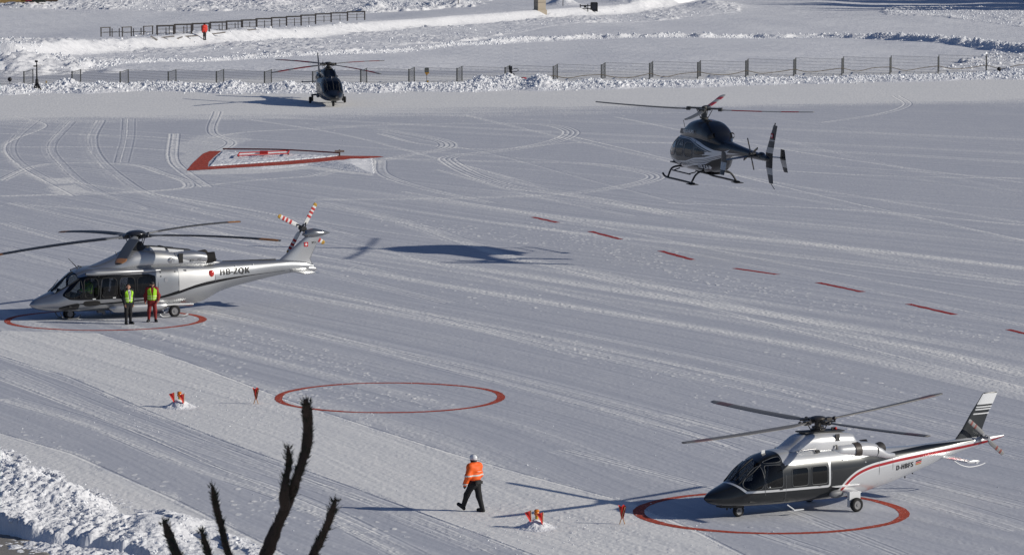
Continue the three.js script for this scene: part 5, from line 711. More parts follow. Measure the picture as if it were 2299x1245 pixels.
function joints(o) {                                                    // standing joints with changes
  const b = { pelvis: [0, 0.93, 0], belly: [0, 1.08, 0], chest: [0, 1.32, 0], neck: [0, 1.49, 0], head: [0.03, 1.62, 0], shL: [0, 1.42, -0.18], elL: [-0.02, 1.13, -0.24], wrL: [0.05, 0.88, -0.25], shR: [0, 1.42, 0.18], elR: [-0.02, 1.13, 0.24], wrR: [0.05, 0.88, 0.25], hipL: [0, 0.90, -0.09], knL: [0.02, 0.49, -0.10], anL: [0, 0.09, -0.11], heL: [-0.05, 0.045, -0.11], toL: [0.16, 0.04, -0.13], hipR: [0, 0.90, 0.09], knR: [0.02, 0.49, 0.10], anR: [0, 0.09, 0.11], heR: [-0.05, 0.045, 0.11], toR: [0.16, 0.04, 0.13] };
  return Object.assign(b, o);
}
const facing = (x, z) => Math.atan2(-z, x);                              // turn that points +x along (x, z)
const M_hivis = flat(0.36, 0.72, 0.02, 0.7), M_reflect = flat(0.62, 0.62, 0.58, 0.4), M_suit = flat(0.010, 0.010, 0.012, 0.85), M_orange = flat(0.92, 0.13, 0.010, 0.65), M_redcloth = flat(0.22, 0.014, 0.013, 0.75);
{ // the marshaller walking away to the left
  const p = at(1066, 1148);
  const [A, hp] = person('person in an orange jacket and white helmet walking across the snow, seen from behind', [p.x, 0, p.z], facing(-0.76, -0.65), joints({
    pelvis: [0, 0.97, 0], belly: [0, 1.12, 0], chest: [0.02, 1.37, 0], neck: [0.03, 1.54, 0], head: [0.06, 1.69, 0], shL: [0.02, 1.47, -0.20], elL: [0.0, 1.19, -0.33], wrL: [0.12, 0.92, -0.34], shR: [0.02, 1.47, 0.20], elR: [0.02, 1.18, 0.27], wrR: [0.16, 0.96, 0.24],
    hipL: [0, 0.93, -0.10], knL: [0.24, 0.55, -0.11], anL: [0.40, 0.15, -0.11], heL: [0.37, 0.075, -0.11], toL: [0.60, 0.20, -0.12], hipR: [0, 0.93, 0.10], knR: [-0.08, 0.50, 0.11], anR: [-0.22, 0.10, 0.12], heR: [-0.27, 0.05, 0.12], toR: [-0.03, 0.045, 0.13] }),
    { trousers: M_suit, baggy: 0.034, jacket: M_orange, bulk: 0.045, hem: 0.82, waist: 1.0, bands: [0.92, 1.20], bandMat: M_reflect, helmet: flat(0.72, 0.73, 0.75, 0.3), collar: M_black, gloves: M_black, look: [0.9, 0, -0.35] });
  part(A, 'belt_bag', [box(0.09, 0.13, 0.2, -0.19, 0.99, -0.05), box(0.08, 0.09, 0.1, -0.19, 0.97, 0.08), box(0.06, 0.17, 0.07, -0.19, 0.97, -0.15)], M_black);
  const rows = [0, 1].map((i) => [0, 1].map((k) => V3(-0.207 + 0.012 * i, lerp(1.29, 1.39, i), lerp(-0.1, 0.1, k)))); part(A, 'jacket_print', sheet(rows), std({ map: lettering('~—~', 0.2, 0.1, '#e8e4da', 'bold'), alphaTest: 0.4, side: THREE.DoubleSide, roughness: 0.6 }));
}
{ // two people by the silver helicopter
  const p = at(287, 727), q = at(341, 722), P = at(457, 90);
  person('person in a dark suit, tie and yellow vest standing beside the silver helicopter', [p.x, 0, p.z], facing(0.55, 0.84), joints({ toL: [0.17, 0.04, -0.15], knR: [0.05, 0.49, 0.12], anR: [0.06, 0.09, 0.13], heR: [0.01, 0.045, 0.13], toR: [0.2, 0.04, 0.18], elL: [-0.03, 1.12, -0.235], wrL: [0.02, 0.86, -0.235], elR: [-0.03, 1.13, 0.22], wrR: [0.08, 0.88, 0.21] }), { trousers: M_suit, jacket: M_suit, bulk: 0.02, hem: 0.80, waist: 1.0, vest: M_hivis, vNeck: 0.06, vGap: 0.03, shirt: flat(0.7, 0.7, 0.7, 0.8), bandMat: flat(0.62, 0.72, 0.35, 0.4), hair: flat(0.02, 0.015, 0.012, 0.9), look: [0.8, 0, 0.5], group: 'people in yellow vests by the silver helicopter' });
  person('person in red overalls, black cap and yellow vest standing beside the silver helicopter', [q.x, 0, q.z], facing(0.1, 0.99), joints({ anL: [0, 0.09, -0.15], heL: [-0.05, 0.045, -0.15], toL: [0.15, 0.04, -0.19], knL: [0.02, 0.49, -0.13], anR: [0, 0.09, 0.15], heR: [-0.05, 0.045, 0.15], toR: [0.15, 0.04, 0.20], knR: [0.02, 0.49, 0.13], elL: [-0.05, 1.15, -0.29], wrL: [0.12, 0.96, -0.27], elR: [-0.04, 1.14, 0.29], wrR: [0.04, 0.9, 0.30] }), { trousers: M_redcloth, jacket: M_redcloth, bulk: 0.022, hem: 0.86, waist: 1.0, vest: M_hivis, vNeck: 0.05, vGap: 0.008, bandMat: flat(0.62, 0.72, 0.35, 0.4), cap: M_black, collar: M_black, look: [0.9, 0, -0.2], group: 'people in yellow vests by the silver helicopter' });
  const r = landAt(459, 91); 
  person('person in a red jacket and dark trousers beside the row of wooden frames', [r.x, r.y - 0.02, r.z], facing(-0.7, -0.7), joints({ head: [0.06, 1.6, 0], neck: [0.03, 1.47, 0] }), { trousers: M_suit, jacket: flat(0.62, 0.035, 0.02, 0.7), bulk: 0.06, hem: 0.72, waist: 0.9, hair: flat(0.02, 0.01, 0.01, 0.9), gloves: M_black });
  // the pilot at the controls of the silver helicopter
  const h = at(305, 706.7), t = Math.PI + 27 * Math.PI / 180, lx = 2.45, lz = -0.5, wx = h.x + Math.cos(t) * lx + Math.sin(t) * lz, wz = h.z - Math.sin(t) * lx + Math.cos(t) * lz;
  person('person in a yellow vest sitting at the controls inside the silver helicopter', [wx, 0.12, wz], t, joints({ pelvis: [0, 0.95, 0], hipL: [0.02, 0.93, -0.1], hipR: [0.02, 0.93, 0.1], knL: [0.44, 0.98, -0.12], knR: [0.44, 0.98, 0.12], anL: [0.52, 0.62, -0.12], anR: [0.52, 0.62, 0.12], heL: [0.47, 0.58, -0.12], heR: [0.47, 0.58, 0.12], toL: [0.66, 0.6, -0.12], toR: [0.66, 0.6, 0.12], elL: [0.12, 1.14, -0.25], elR: [0.12, 1.14, 0.25], wrL: [0.36, 1.12, -0.18], wrR: [0.36, 1.12, 0.18] }), { trousers: M_suit, trouserLift: 0.5, jacket: M_hivis, bulk: 0.03, hem: 0.95, waist: 1.05, hair: M_black, bandMat: M_reflect, bands: [1.12], look: [0.95, 0, -0.3] });
}
// ---------------------------------------------------------------- markings and small things on the airfield
function speckMap(r, g, b, seed, cover) {                                // sprayed dye on snow: patchy, with snow showing through
  const n = 256, d = new Uint8Array(n * n * 4), q = rng(seed);
  for (let j = 0; j < n; j++) for (let i = 0; i < n; i++) { const o = (j * n + i) * 4, v = vn(i / 5, j / 5) * 0.5 + q() * 0.35 + vn(i / 22 + 9, j / 22) * 0.35, k = 0.7 + 0.6 * (vn(i / 9 + 60, j / 9) - 0.5) + 0.2 * (q() - 0.5), s = v > cover ? 1 : 0; const c = s ? [0.72, 0.60, 0.60] : [r * k, g * k, b * k]; c.forEach((x, e) => { d[o + e] = 255 * clamp(x <= 0.0031308 ? 12.92 * x : 1.055 * x ** (1 / 2.4) - 0.055); }); d[o + 3] = 255; }
  const t = new THREE.DataTexture(d, n, n); t.wrapS = t.wrapT = THREE.RepeatWrapping; t.magFilter = THREE.LinearFilter; t.colorSpace = THREE.SRGBColorSpace; t.needsUpdate = true; return t;
}
const dye = std({ map: speckMap(0.62, 0.078, 0.030, 5, 0.92), bumpMap: snowB, bumpScale: 0.02, roughness: 0.85 });
function ring(label, cx0, cx1, cyTop, cyBot, width, seed) {
  const a = at(cx0, (cyTop + cyBot) / 2), b = at(cx1, (cyTop + cyBot) / 2), f = at((cx0 + cx1) / 2, cyTop), n = at((cx0 + cx1) / 2, cyBot), cx = (a.x + b.x) / 2, cz = (f.z + n.z) / 2, R = (b.x - a.x) / 2, Rz = (n.z - f.z) / 2;
  const pos = [], uv = [], idx = [], N = 260; for (let i = 0; i <= N; i++) { const t = i / N * 2 * Math.PI, wb = (vn(Math.cos(t) * 2 + seed, Math.sin(t) * 2 + 9) - 0.5) * 0.12, ww = width * (0.85 + 0.35 * vn(Math.cos(t) * 4 + seed * 3, Math.sin(t) * 4)), e = (vn(i * 0.9, seed) - 0.5) * 0.03; for (const k of [0, 0.5, 1]) { const s = 1 + (wb - (1 - k) * ww + (k === 0.5 ? 0 : e)) / R; pos.push(cx + Math.cos(t) * R * s, 0.005, cz + Math.sin(t) * Rz * s); uv.push(t * R * 0.5, k * 0.3); } }
  for (let i = 0; i < N; i++) for (let k = 0; k < 2; k++) { const p = i * 3 + k, q = p + 3; idx.push(p, p + 1, q, p + 1, q + 1, q); }
  const g = new THREE.BufferGeometry(); g.setAttribute('position', new THREE.Float32BufferAttribute(pos, 3)); g.setAttribute('uv', new THREE.Float32BufferAttribute(uv, 2)); g.setIndex(idx); g.computeVertexNormals(); solo('landing_circle', label, 'ground marking', g, dye, undefined, 0, 'red landing circles on the snow');
}
ring('red landing circle under the silver helicopter', 8, 462, 695, 742, 0.30, 1);
ring('empty red landing circle in the middle of the field', 613, 1137, 858, 927, 0.27, 2);
ring('red landing circle under the dark grey helicopter with the red stripe', 1424, 2040, 1102, 1199, 0.33, 3);
[[1196, 487, 1252, 499.5], [1325, 519, 1394, 537], [1483, 563, 1556, 583], [1649, 602, 1746, 616], [1837, 634, 1937, 655], [2040, 682, 2145, 706], [2264, 739, 2372, 766]].forEach(([a, b, c, d], i) => {
  const p = at(a, b), q = at(c, d), e = q.clone().sub(p).normalize(), n = V3(e.z, 0, -e.x).multiplyScalar(0.16), rows = []; for (let k = 0; k <= 16; k++) { const m = p.clone().lerp(q, k / 16), w = 0.75 + 0.5 * vn(k * 0.8, i * 7); rows.push([m.clone().addScaledVector(n, w).setY(0.006), m.clone().addScaledVector(n, -w).setY(0.006)]); }
  solo('line_marking', ['farthest', 'second farthest', 'third farthest', 'middle', 'third nearest', 'second nearest', 'nearest'][i] + ' dash of the broken red line on the right', 'ground marking', sheet(rows), std({ color: rgb(0.36, 0.022, 0.018), roughness: 0.85 }), undefined, 0, 'dashes of the broken red line');
});
{ // red triangle sprayed round a patch of rough snow
  const outer = XD([418, 383, 432, 366, 455, 345, 470, 339, 496, 339, 480, 352, 468, 364, 466, 374, 560, 368, 640, 362, 720, 355, 762, 349.5, 850, 350.5, 862, 352.5, 838, 354.5, 760, 360, 640, 370, 540, 376, 460, 381]), s = new THREE.Shape(outer.map(([x, d]) => new THREE.Vector2(x, d)));
  const g = new THREE.ShapeGeometry(s).rotateX(-Math.PI / 2).translate(0, 0.012, 0); const U = g.attributes.uv; for (let i = 0; i < U.count; i++) U.setXY(i, U.getX(i) * 0.35, U.getY(i) * 0.35);
  solo('triangle_marking', 'long red triangle sprayed on the snow in the upper left', 'ground marking', g, std({ map: speckMap(0.58, 0.070, 0.030, 8, 0.92), bumpMap: snowB, bumpScale: 0.05, roughness: 0.85 }));
  const patch = XD([498, 340, 762, 350, 640, 361, 470, 373, 480, 358]), q = patch.map((p) => p[0]), w = patch.map((p) => p[1]);
  const f = heightfield(range(Math.min(...q) - 1, Math.max(...q) + 1, 130), range(Math.min(...w) - 2, Math.max(...w) + 2, 70), (x, d) => (inside(patch, x, d) ? 0.02 + 0.04 * rubble(x, d * 0.6, 0.3) : -0.15)); struct('snow_patch', f, bankMat);
  const a = at(533, 357), b = at(645, 352), c = at(590, 355), T = thing('ladder_marker', 'red and white ladder-like frame with a red box lying inside the red triangle', 'marker', [0, 0, 0]);
  const off = at(590, 350).z - at(590, 358).z; for (const [k, m] of [[0, M_red], [0.5, M_white], [1, M_red]]) part(T, 'rail', rod([a.x, 0.22, a.z + off * k * 0.8], [b.x, 0.22, b.z + off * k * 0.8], 0.035), m);
  for (const e of [a, b]) part(T, 'end_bar', rod([e.x, 0.22, e.z], [e.x, 0.22, e.z + off * 0.8], 0.05), M_red); for (const e of [a, b]) part(T, 'leg', rod([e.x, 0, e.z + off * 0.4], [e.x, 0.22, e.z + off * 0.4], 0.04), M_dark);
  part(T, 'centre_box', box(0.5, 0.22, 0.5, c.x, 0.26, c.z + off * 0.4), M_red);
  const e0 = at(500, 341), e1 = at(762, 350); solo('boundary_rope', 'thin dark red rope along the far side of the red triangle', 'rope', tube([[e0.x, 0.2, e0.z], [lerp(e0.x, e1.x, 0.5), 0.28, lerp(e0.z, e1.z, 0.5)], [e1.x, 0.2, e1.z]], 0.045, 30, 6), flat(0.16, 0.03, 0.03, 0.8));
  const R = thing('rope_post', 'short wooden post by the thin end of the red triangle', 'post', [at(762, 350).x, 0, at(762, 350).z]); part(R, 'post', rod([0, 0, 0], [0, 0.4, 0], 0.05), M_seat); part(R, 'cap', box(0.6, 0.12, 0.12, 0, 0.3, 0), flat(0.3, 0.26, 0.22, 0.8));
}
// bright wedge of pushed-up snow below the triangle
struct('snow_heap', (() => { const P = XD([505, 380, 640, 371, 760, 361, 836, 354, 842, 390, 800, 386, 690, 371, 600, 380]), xs = P.map((p) => p[0]), ds = P.map((p) => p[1]), edge = [...P, P[0]]; return heightfield(range(Math.min(...xs), Math.max(...xs), 110), range(Math.min(...ds), Math.max(...ds), 90), (x, d) => { if (!inside(P, x, d)) return -0.1; const [e] = toLine(edge, x, d); return 0.006 + 0.22 * sstep(0, 1.6, e) * (0.9 + 0.2 * vn(x * 2, d)); }); })(), bankMat);

// marker flags on canes, lamps on little heaps of snow
function heap(px, py, w, h, seed) { const p = at(px, py), X = p.x, D = -p.z; struct('snow_mound', heightfield(range(X - w * 1.6, X + w * 1.6, 60), range(D - w * 2.4, D + w * 2.4, 60), (x, d) => { const e = Math.hypot((x - X) / w, (d - D) / w / 1.3); return -0.02 + h * Math.exp(-1.6 * e * e) * (0.85 + 0.25 * vn(x * 3 + seed, d * 3)) + 0.08 * rubble(x, d, 0.2) * sstep(1.5, 0.6, e) * (0.4 + vn(x * 4, d * 4)); }), bankMat); return p; }
const M_cane = flat(0.50, 0.30, 0.16, 0.8), M_flag = std({ color: rgb(0.56, 0.022, 0.016), roughness: 0.75, side: THREE.DoubleSide }), M_amber = phys({ color: rgb(0.75, 0.22, 0.01), roughness: 0.25, clearcoat: 0.8 });
function pennant(label, x, y, z, h, dir, lean, group) {
  const T = thing('marker_flag', label, 'flag', [x, y, z], 0, group); part(T, 'cane', rod([0, -0.1, 0], [lean, h, 0], 0.018), M_cane);
  const rows = []; for (let i = 0; i <= 6; i++) { const r = []; for (let j = 0; j <= 5; j++) { const u = j / 5, v = i / 6, wd = dir * 0.20 * (1 - v) * u; r.push(V3(lean * (1 - v * 0.45) + wd, h - v * 0.34 - u * 0.06, 0.035 * Math.sin(u * 5 + v * 3) * u + 0.06 * u)); } rows.push(r); } part(T, 'flag_cloth', sheet(rows), M_flag);
}
function lampSet(px, py, which, seed) {
  const p = heap(px, py, 0.5, 0.26, seed), T = thing('marker_lamp', `amber lamp on the snow mound ${which}`, 'lamp', [p.x, 0.14, p.z - 0.05]);
  part(T, 'post', rod([0, -0.2, 0], [0, 0.22, 0], 0.05), flat(0.50, 0.30, 0.03, 0.6)); part(T, 'lens', [ball(0.085, 0, 0.31, 0, 1, 1.1, 1), disc(0.085, 0.09, 0, 0.31, 0, 14)], M_amber); part(T, 'cap', new THREE.CylinderGeometry(0.06, 0.1, 0.06, 14).translate(0, 0.41, 0), M_amber);
  pennant(`left red flag beside the amber lamp ${which}`, p.x - 0.17, 0.14, p.z + 0.05, 0.42, -1, -0.02, 'red flags by the amber lamps'); pennant(`right red flag beside the amber lamp ${which}`, p.x + 0.17, 0.0, p.z + 0.25, 0.54, -1, 0.03, 'red flags by the amber lamps');
}
lampSet(402, 913, 'left of the empty landing circle', 1); lampSet(1205, 1184, 'left of the nearest landing circle', 2);
function crossedFlag(px, py, label) { const p = at(px, py), T = thing('marker_flag', label, 'flag', [p.x, 0, p.z], 0, 'red flags on crossed canes'); part(T, 'cane', rod([-0.11, -0.1, 0], [0.09, 0.56, 0.03], 0.016), M_cane); part(T, 'cane', rod([0.12, -0.1, 0], [-0.10, 0.56, -0.03], 0.016), M_cane);
  const rows = []; for (let i = 0; i <= 6; i++) { const r = []; for (let j = 0; j <= 6; j++) { const u = j / 6 - 0.5, v = i / 6, w = 0.25 * (1 - v * 0.7); r.push(V3(u * w, 0.60 - v * 0.42 + 0.03 * Math.sin(u * 9), 0.05 * Math.cos(u * 11 + v * 2))); } rows.push(r); } part(T, 'flag_cloth', sheet(rows), M_flag); }
crossedFlag(574, 906, 'red flag on two crossed canes left of the empty landing circle'); crossedFlag(1397, 1176, 'red flag on two crossed canes left of the nearest landing circle');

// ---------------------------------------------------------------- the wire fence behind the field
{
  const F = thing('wire_fence', 'long zigzag wire fence with dark posts across the far side of the field', 'fence'), M_post = flat(0.055, 0.06, 0.06, 0.7), M_wire = flat(0.16, 0.165, 0.17, 0.6, { metalness: 0.3 }), M_rope = flat(0.17, 0.14, 0.10, 0.9);
  const near = [], far = []; for (let i = -2; i <= 21; i++) { const px = 53 + 108.1 * i, base = px < 700 ? 193.5 : lerp(193.5, 163, (px - 700) / 1560), p = at(px, base); near.push(p); far.push(V3(p.x + 0.36, 0, p.z - 3.3)); }
  const ht = (i) => 1.12 + 0.22 * sstep(8, 20, i) + 0.05 * hash2(i, 3);
  const panel = (a, b, h, name) => { const L = a.distanceTo(b), g = [], n = Math.round(L / 0.11), P = (t, y) => [lerp(a.x, b.x, t), y, lerp(a.z, b.z, t)]; for (let k = 1; k < n; k++) g.push(rod(P(k / n, 0.06), P(k / n, h * 0.97), 0.0042, 0.0042, 3)); for (const y of [0.06, 0.24, 0.42, 0.6, 0.78, 0.97]) g.push(rod(P(0, h * y), P(1, h * y), y > 0.9 || y < 0.1 ? 0.011 : 0.007, undefined, 4)); const m = part(F, name, g, M_wire); m.userData.kind = 'stuff'; };
  near.forEach((p, i) => {
    const h = ht(i), q = far[i]; for (const [e, hh, r] of [[p, h, i > 12 ? 0.048 : 0.06], [q, h * 0.97, 0.045]]) part(F, 'post', [rod([e.x, -0.4, e.z], [e.x, hh, e.z], r, r * 0.85, 8), ball(r, e.x, hh, e.z, 1, 0.4, 1, 8)], M_post);
    panel(p, q, h, 'wire_panel'); part(F, 'brace', rod([p.x, h * 0.95, p.z], [q.x, h * 0.95, q.z], 0.02), M_post); if (i + 1 < near.length) panel(q, near[i + 1], h, 'wire_panel');
  });
  // sagging rope along the right half
  for (let i = 12; i + 1 < near.length; i++) { const a = near[i], b = near[i + 1], y = 0.36 + 0.2 * sstep(12, 20, i); part(F, 'rope', tube([[a.x, y + 0.1, a.z + 0.1], [lerp(a.x, b.x, 0.3), y - 0.22 * hash2(i, 9), lerp(a.z, b.z, 0.3) + 0.2], [lerp(a.x, b.x, 0.65), y - 0.25 * hash2(i, 11) + 0.08, lerp(a.z, b.z, 0.65) + 0.1], [b.x, y + 0.1, b.z + 0.1]], 0.028, 24, 6), M_rope); }
}
{ // mast with tripod feet and wind instruments, at the left end
  const p = at(82, 207), T = thing('instrument_mast', 'black mast on a tripod with wind instruments at the left end of the fence', 'mast', [p.x, 0, p.z]), k = 1 / 30.6;
  part(T, 'pole', rod([0, 0.4, 0], [0, 68 * k, 0], 0.075, 0.045), M_black); for (const [x, z] of [[-0.33, 0.1], [0.42, 0.35], [0.1, -0.6]]) part(T, 'leg', [rod([0, 0.85, 0], [x, 0.02, z], 0.06, 0.05), box(0.22, 0.04, 0.16, x, 0.03, z)], M_black); part(T, 'collar', new THREE.CylinderGeometry(0.11, 0.13, 0.3, 12).translate(0, 0.85, 0), M_black); part(T, 'cross_brace', [rod([-0.2, 0.36, 0.06], [0.25, 0.36, 0.2], 0.03), rod([-0.2, 0.36, 0.06], [0.07, 0.36, -0.38], 0.03)], M_black);
  part(T, 'sensor', [box(0.3, 0.1, 0.1, -0.1, 1.98, 0), box(0.36, 0.04, 0.05, 0.18, 2.05, 0), box(0.28, 0.05, 0.05, 0.15, 1.9, 0)], M_black); part(T, 'wind_cups', [rod([0, 2.2, 0], [-0.03, 2.32, 0], 0.03), ball(0.09, -0.06, 2.34, 0), ball(0.08, 0.03, 2.34, 0.08)], M_black);
  const b = at(21, 196), S = thing('marker_ball', 'black ball on a stake at the left edge behind the snow ridge', 'marker', [b.x, 0, b.z], 0, 'black marker balls'); part(S, 'ball', ball(0.17, 0, 0.62, 0), M_black); part(S, 'stake', rod([0, 0, 0], [0, 0.5, 0], 0.02), M_black);
  const c = at(2244, 166), S2 = thing('marker_ball', 'black ball on a stake at the right end of the fence', 'marker', [c.x, 0, c.z], 0, 'black marker balls'); part(S2, 'ball', ball(0.17, 0, 0.40, 0), M_black); part(S2, 'stake', rod([0, -0.1, 0], [0, 0.3, 0], 0.02), M_black);
  const d = at(103, 200), W = thing('marker_post', 'thin yellow post beside the tripod mast', 'post', [d.x, 0, d.z]); part(W, 'post', rod([0, 0, 0], [0, 0.65, 0], 0.03), flat(0.5, 0.36, 0.12, 0.7)); part(W, 'reflector', box(0.12, 0.12, 0.05, 0, 0.55, 0), flat(0.55, 0.42, 0.2, 0.6)); part(W, 'foot', ball(0.07, 0, 0.05, 0), M_red);
  const y = at(958, 192), Y = thing('beacon', 'yellow and grey beacon box on a pole in front of the fence', 'beacon', [y.x, 0, y.z]); part(Y, 'pole', rod([0, 0, 0], [0, 0.95, 0], 0.025), M_grey); part(Y, 'sleeve', box(0.12, 0.36, 0.12, 0.08, 0.2, 0), flat(0.55, 0.33, 0.03, 0.6)); part(Y, 'lamp_housing', [box(0.34, 0.3, 0.22, 0, 1.18, 0), box(0.3, 0.06, 0.26, 0, 1.34, 0)], flat(0.13, 0.135, 0.12, 0.6)); part(Y, 'lamp', [box(0.32, 0.14, 0.2, 0.02, 0.99, 0), box(0.14, 0.12, 0.12, 0, 0.88, 0)], flat(0.55, 0.28, 0.03, 0.5));
  const m = at(1146, 188), N = thing('cable_post', 'dark post with tangled cables in the middle of the fence', 'post', [m.x, 0, m.z]); part(N, 'post', rod([0.05, 0, 0], [0, 1.25, 0], 0.12, 0.1), M_black); part(N, 'junction_box', [box(0.28, 0.25, 0.2, 0, 1.25, 0), box(0.2, 0.3, 0.18, 0.05, 0.85, 0)], M_dark); part(N, 'cable', tube([[0.1, 1.1, 0], [0.45, 1.2, 0.1], [0.62, 1.05, 0], [0.4, 0.95, 0], [0.1, 0.9, 0]], 0.025, 30, 6), M_black); part(N, 'cable', tube([[0, 0.8, 0], [0.3, 0.75, 0], [0.25, 0.5, 0], [0.5, 0.1, 0.2]], 0.03, 30, 6), M_black);
  const r1 = at(1176, 188), r2 = at(1192, 187); [[r1, 0.27, 'larger'], [r2, 0.16, 'smaller']].forEach(([q, r, w]) => { const B = thing('marker_cone', `${w} of the two red markers half buried in the snow ridge`, 'marker', [q.x, 0, q.z], 0, 'red markers in the snow ridge'); part(B, 'cone', ball(r, 0, 0.28, 0, 1.35, 0.9, 1), flat(0.36, 0.012, 0.02, 0.6)); part(B, 'rim', new THREE.TorusGeometry(r * 1.1, 0.03, 6, 20).rotateX(Math.PI / 2).translate(0, 0.15, 0), M_red); });
}
// ---------------------------------------------------------------- beyond the fence
{ // row of wooden frames along the embankment
  const wood = flat(0.115, 0.105, 0.098, 0.85), dark = flat(0.055, 0.05, 0.048, 0.85), rail = flat(0.13, 0.12, 0.1, 0.85);
  const spec = [[226, 82, 62, 18.5], [274, 83, 61, 18.5], [322, 82, 59, 18.5], [352, 83, 58, 36], [392, 82, 55, 36], [432, 80, 53, 36], [472, 76, 50, 35], [508.5, 72, 47.5, 34], [542, 68, 45, 33], [575, 65, 42, 33.5], [609.5, 62, 39.5, 32.5], [643, 59, 37, 32], [675.5, 57, 34, 32], [708, 54, 31, 34.5], [743, 51, 29, 36], [780, 47, 26.5, 38]];
  spec.forEach(([px, base, top, w], i) => {
    const p = at(px, base, 1.2), s = FP / -p.z, q = V3(p.x + w / s, p.y, p.z - 0.9), h = (base - top) / s + 0.25, y = landY(p.x, -p.z), y2 = landY(q.x, -q.z), b = p.y, small = i < 3;
    const nth = ['first', 'second', 'third', 'fourth', 'fifth', 'sixth', 'seventh', 'eighth', 'ninth', 'tenth', 'eleventh', 'twelfth', 'thirteenth', 'fourteenth', 'fifteenth', 'last'][i];
    const T = thing('wooden_frame', small ? `${nth} small open wooden frame from the left end of the row` : `${nth} wooden frame from the left of the row on the embankment`, 'frame', [p.x, 0, p.z], 0, 'wooden frames on the embankment'), dx = q.x - p.x, dz = q.z - p.z, L = Math.hypot(dx, dz), hh = (base - top) / s;
    const m = small ? wood : dark, t = small ? 0.12 : 0.17; for (const [x, z, yy] of [[0, 0, p.y], [dx, dz, q.y]]) part(T, 'post', box(t, hh + 0.4, t, x, yy + hh - (hh + 0.4) / 2, z), small ? wood : flat(0.085, 0.075, 0.072, 0.85));
    part(T, 'top_beam', rod([-t / 2, p.y + hh, 0], [dx + t / 2, q.y + hh, dz], t * 0.52, undefined, 4), m);
    for (const k of small ? [0.45] : [0.35, 0.7]) part(T, 'wire', rod([0, p.y + hh * k, 0], [dx, q.y + hh * k, dz], 0.025, undefined, 5), rail);
    if (!small) { part(T, 'stake', rod([dx * 0.55, p.y - 0.3, dz * 0.55 + 0.3], [dx * 0.55, p.y + hh * 0.85, dz * 0.55 + 0.3], 0.045), dark); if (i < 8) part(T, 'stake', rod([dx * 0.72, p.y - 0.3, dz * 0.7 - 0.3], [dx * 0.72, p.y + hh * 0.95, dz * 0.7 - 0.3], 0.04), dark); }
  });
  [[251, 83], [267, 83], [299, 83], [316, 82]].forEach(([px, b], i) => { const p = at(px, b, 1.2), T = thing('rail_stake', `${['first', 'second', 'third', 'fourth'][i]} thin stake between the small wooden frames`, 'stake', [p.x, p.y, p.z], 0, 'thin stakes between the small frames'); part(T, 'stake', rod([0, -0.3, 0], [0, 0.9, 0], 0.05), dark); part(T, 'rail', rod([-0.9, 0.5, 0], [0.5, 0.55, 0], 0.03), rail); });
  // planks leaning and lying in the snow below the frames
  [[370, 86, 1.9, 0.1], [420, 85, 2.2, 0.05], [400, 88, 0.9, 0.3], [345, 88, 0.8, -0.5], [480, 80, 2.4, 0.12], [560, 70, 1.5, 0.1]].forEach(([px, py, l, a], i) => { const p = landAt(px, py); solo('plank', `${['long', 'longest lying', 'short', 'steep broken', 'far', 'half buried'][i]} plank in the snow below the wooden frames`, 'plank', box(l, 0.12, 0.3, 0, 0.12, 0, 0.1, a), flat(0.30, 0.27, 0.24, 0.9), [p.x, p.y, p.z], 0, 'planks below the wooden frames'); });
}
{ // concrete pillar, post, switch cabinets
  const p = landAt(1212, 24), s = FP / -p.z, T = thing('concrete_pillar', 'square concrete pillar standing in the bright snow at the top edge', 'pillar', [p.x, p.y, p.z], 0.5), c = flat(0.42, 0.36, 0.28, 0.9);
  part(T, 'shaft', box(1.25, 6, 1.25, 0, 2.6, 0), c); part(T, 'joint', [box(1.27, 0.05, 1.27, 0, 1.2, 0), box(1.27, 0.05, 1.27, 0, 2.7, 0)], flat(0.16, 0.14, 0.12, 0.9)); part(T, 'base', box(1.5, 0.7, 1.5, 0, -0.2, 0), c);
  const q = landAt(1264, 14); solo('thin_pole', 'thin dark pole on the snow heap right of the concrete pillar', 'pole', [rod([0, -0.5, 0], [0, 4, 0], 0.05), ball(0.06, 0, 4, 0)], M_dark, [q.x, q.y, q.z]);
  const q2 = landAt(1029, 8); solo('thin_pole', 'thin dark pole at the top edge above the embankment', 'pole', [rod([0, -0.5, 0], [0, 4, 0], 0.06), ball(0.06, 0, 4, 0)], M_dark, [q2.x, q2.y, q2.z]);
  const e = landAt(1334, 27), k = -e.z / FP, E = thing('switch_cabinet', 'dark open cabinet frame beside the snow heap at the top edge', 'cabinet', [e.x, e.y, e.z]); const w = 14 * k, h = 20 * k; part(E, 'frame', [box(0.16, h, 0.3, -w / 2, h / 2, 0), box(0.16, h, 0.3, w / 2, h / 2, 0), box(w, 0.16, 0.3, 0, h, 0), box(w, 0.12, 0.3, 0, 0.1, 0)], M_dark); part(E, 'door', box(w * 0.86, h * 0.86, 0.1, 0, h * 0.52, -0.1), flat(0.05, 0.055, 0.07, 0.6));
  const r = landAt(1315, 24), G = thing('barrier_frame', 'low dark rail frame left of the cabinet at the top edge', 'frame', [r.x, r.y, r.z]); const w2 = 24 * k, h2 = 11 * k; part(G, 'post', box(0.13, h2 + 0.4, 0.13, -w2 / 2, h2 / 2, 0), M_dark); part(G, 'post', box(0.13, h2 + 0.4, 0.13, w2 * 0.2, h2 / 2, 0), M_dark); for (const y of [0.35, 1]) part(G, 'rail', box(w2, 0.13, 0.13, 0, h2 * y, 0), M_dark);
  part(G, 'hanging_plate', box(w2 * 0.25, h2 * 0.35, 0.06, -w2 * 0.05, h2 * 0.72, 0), M_dark);
}
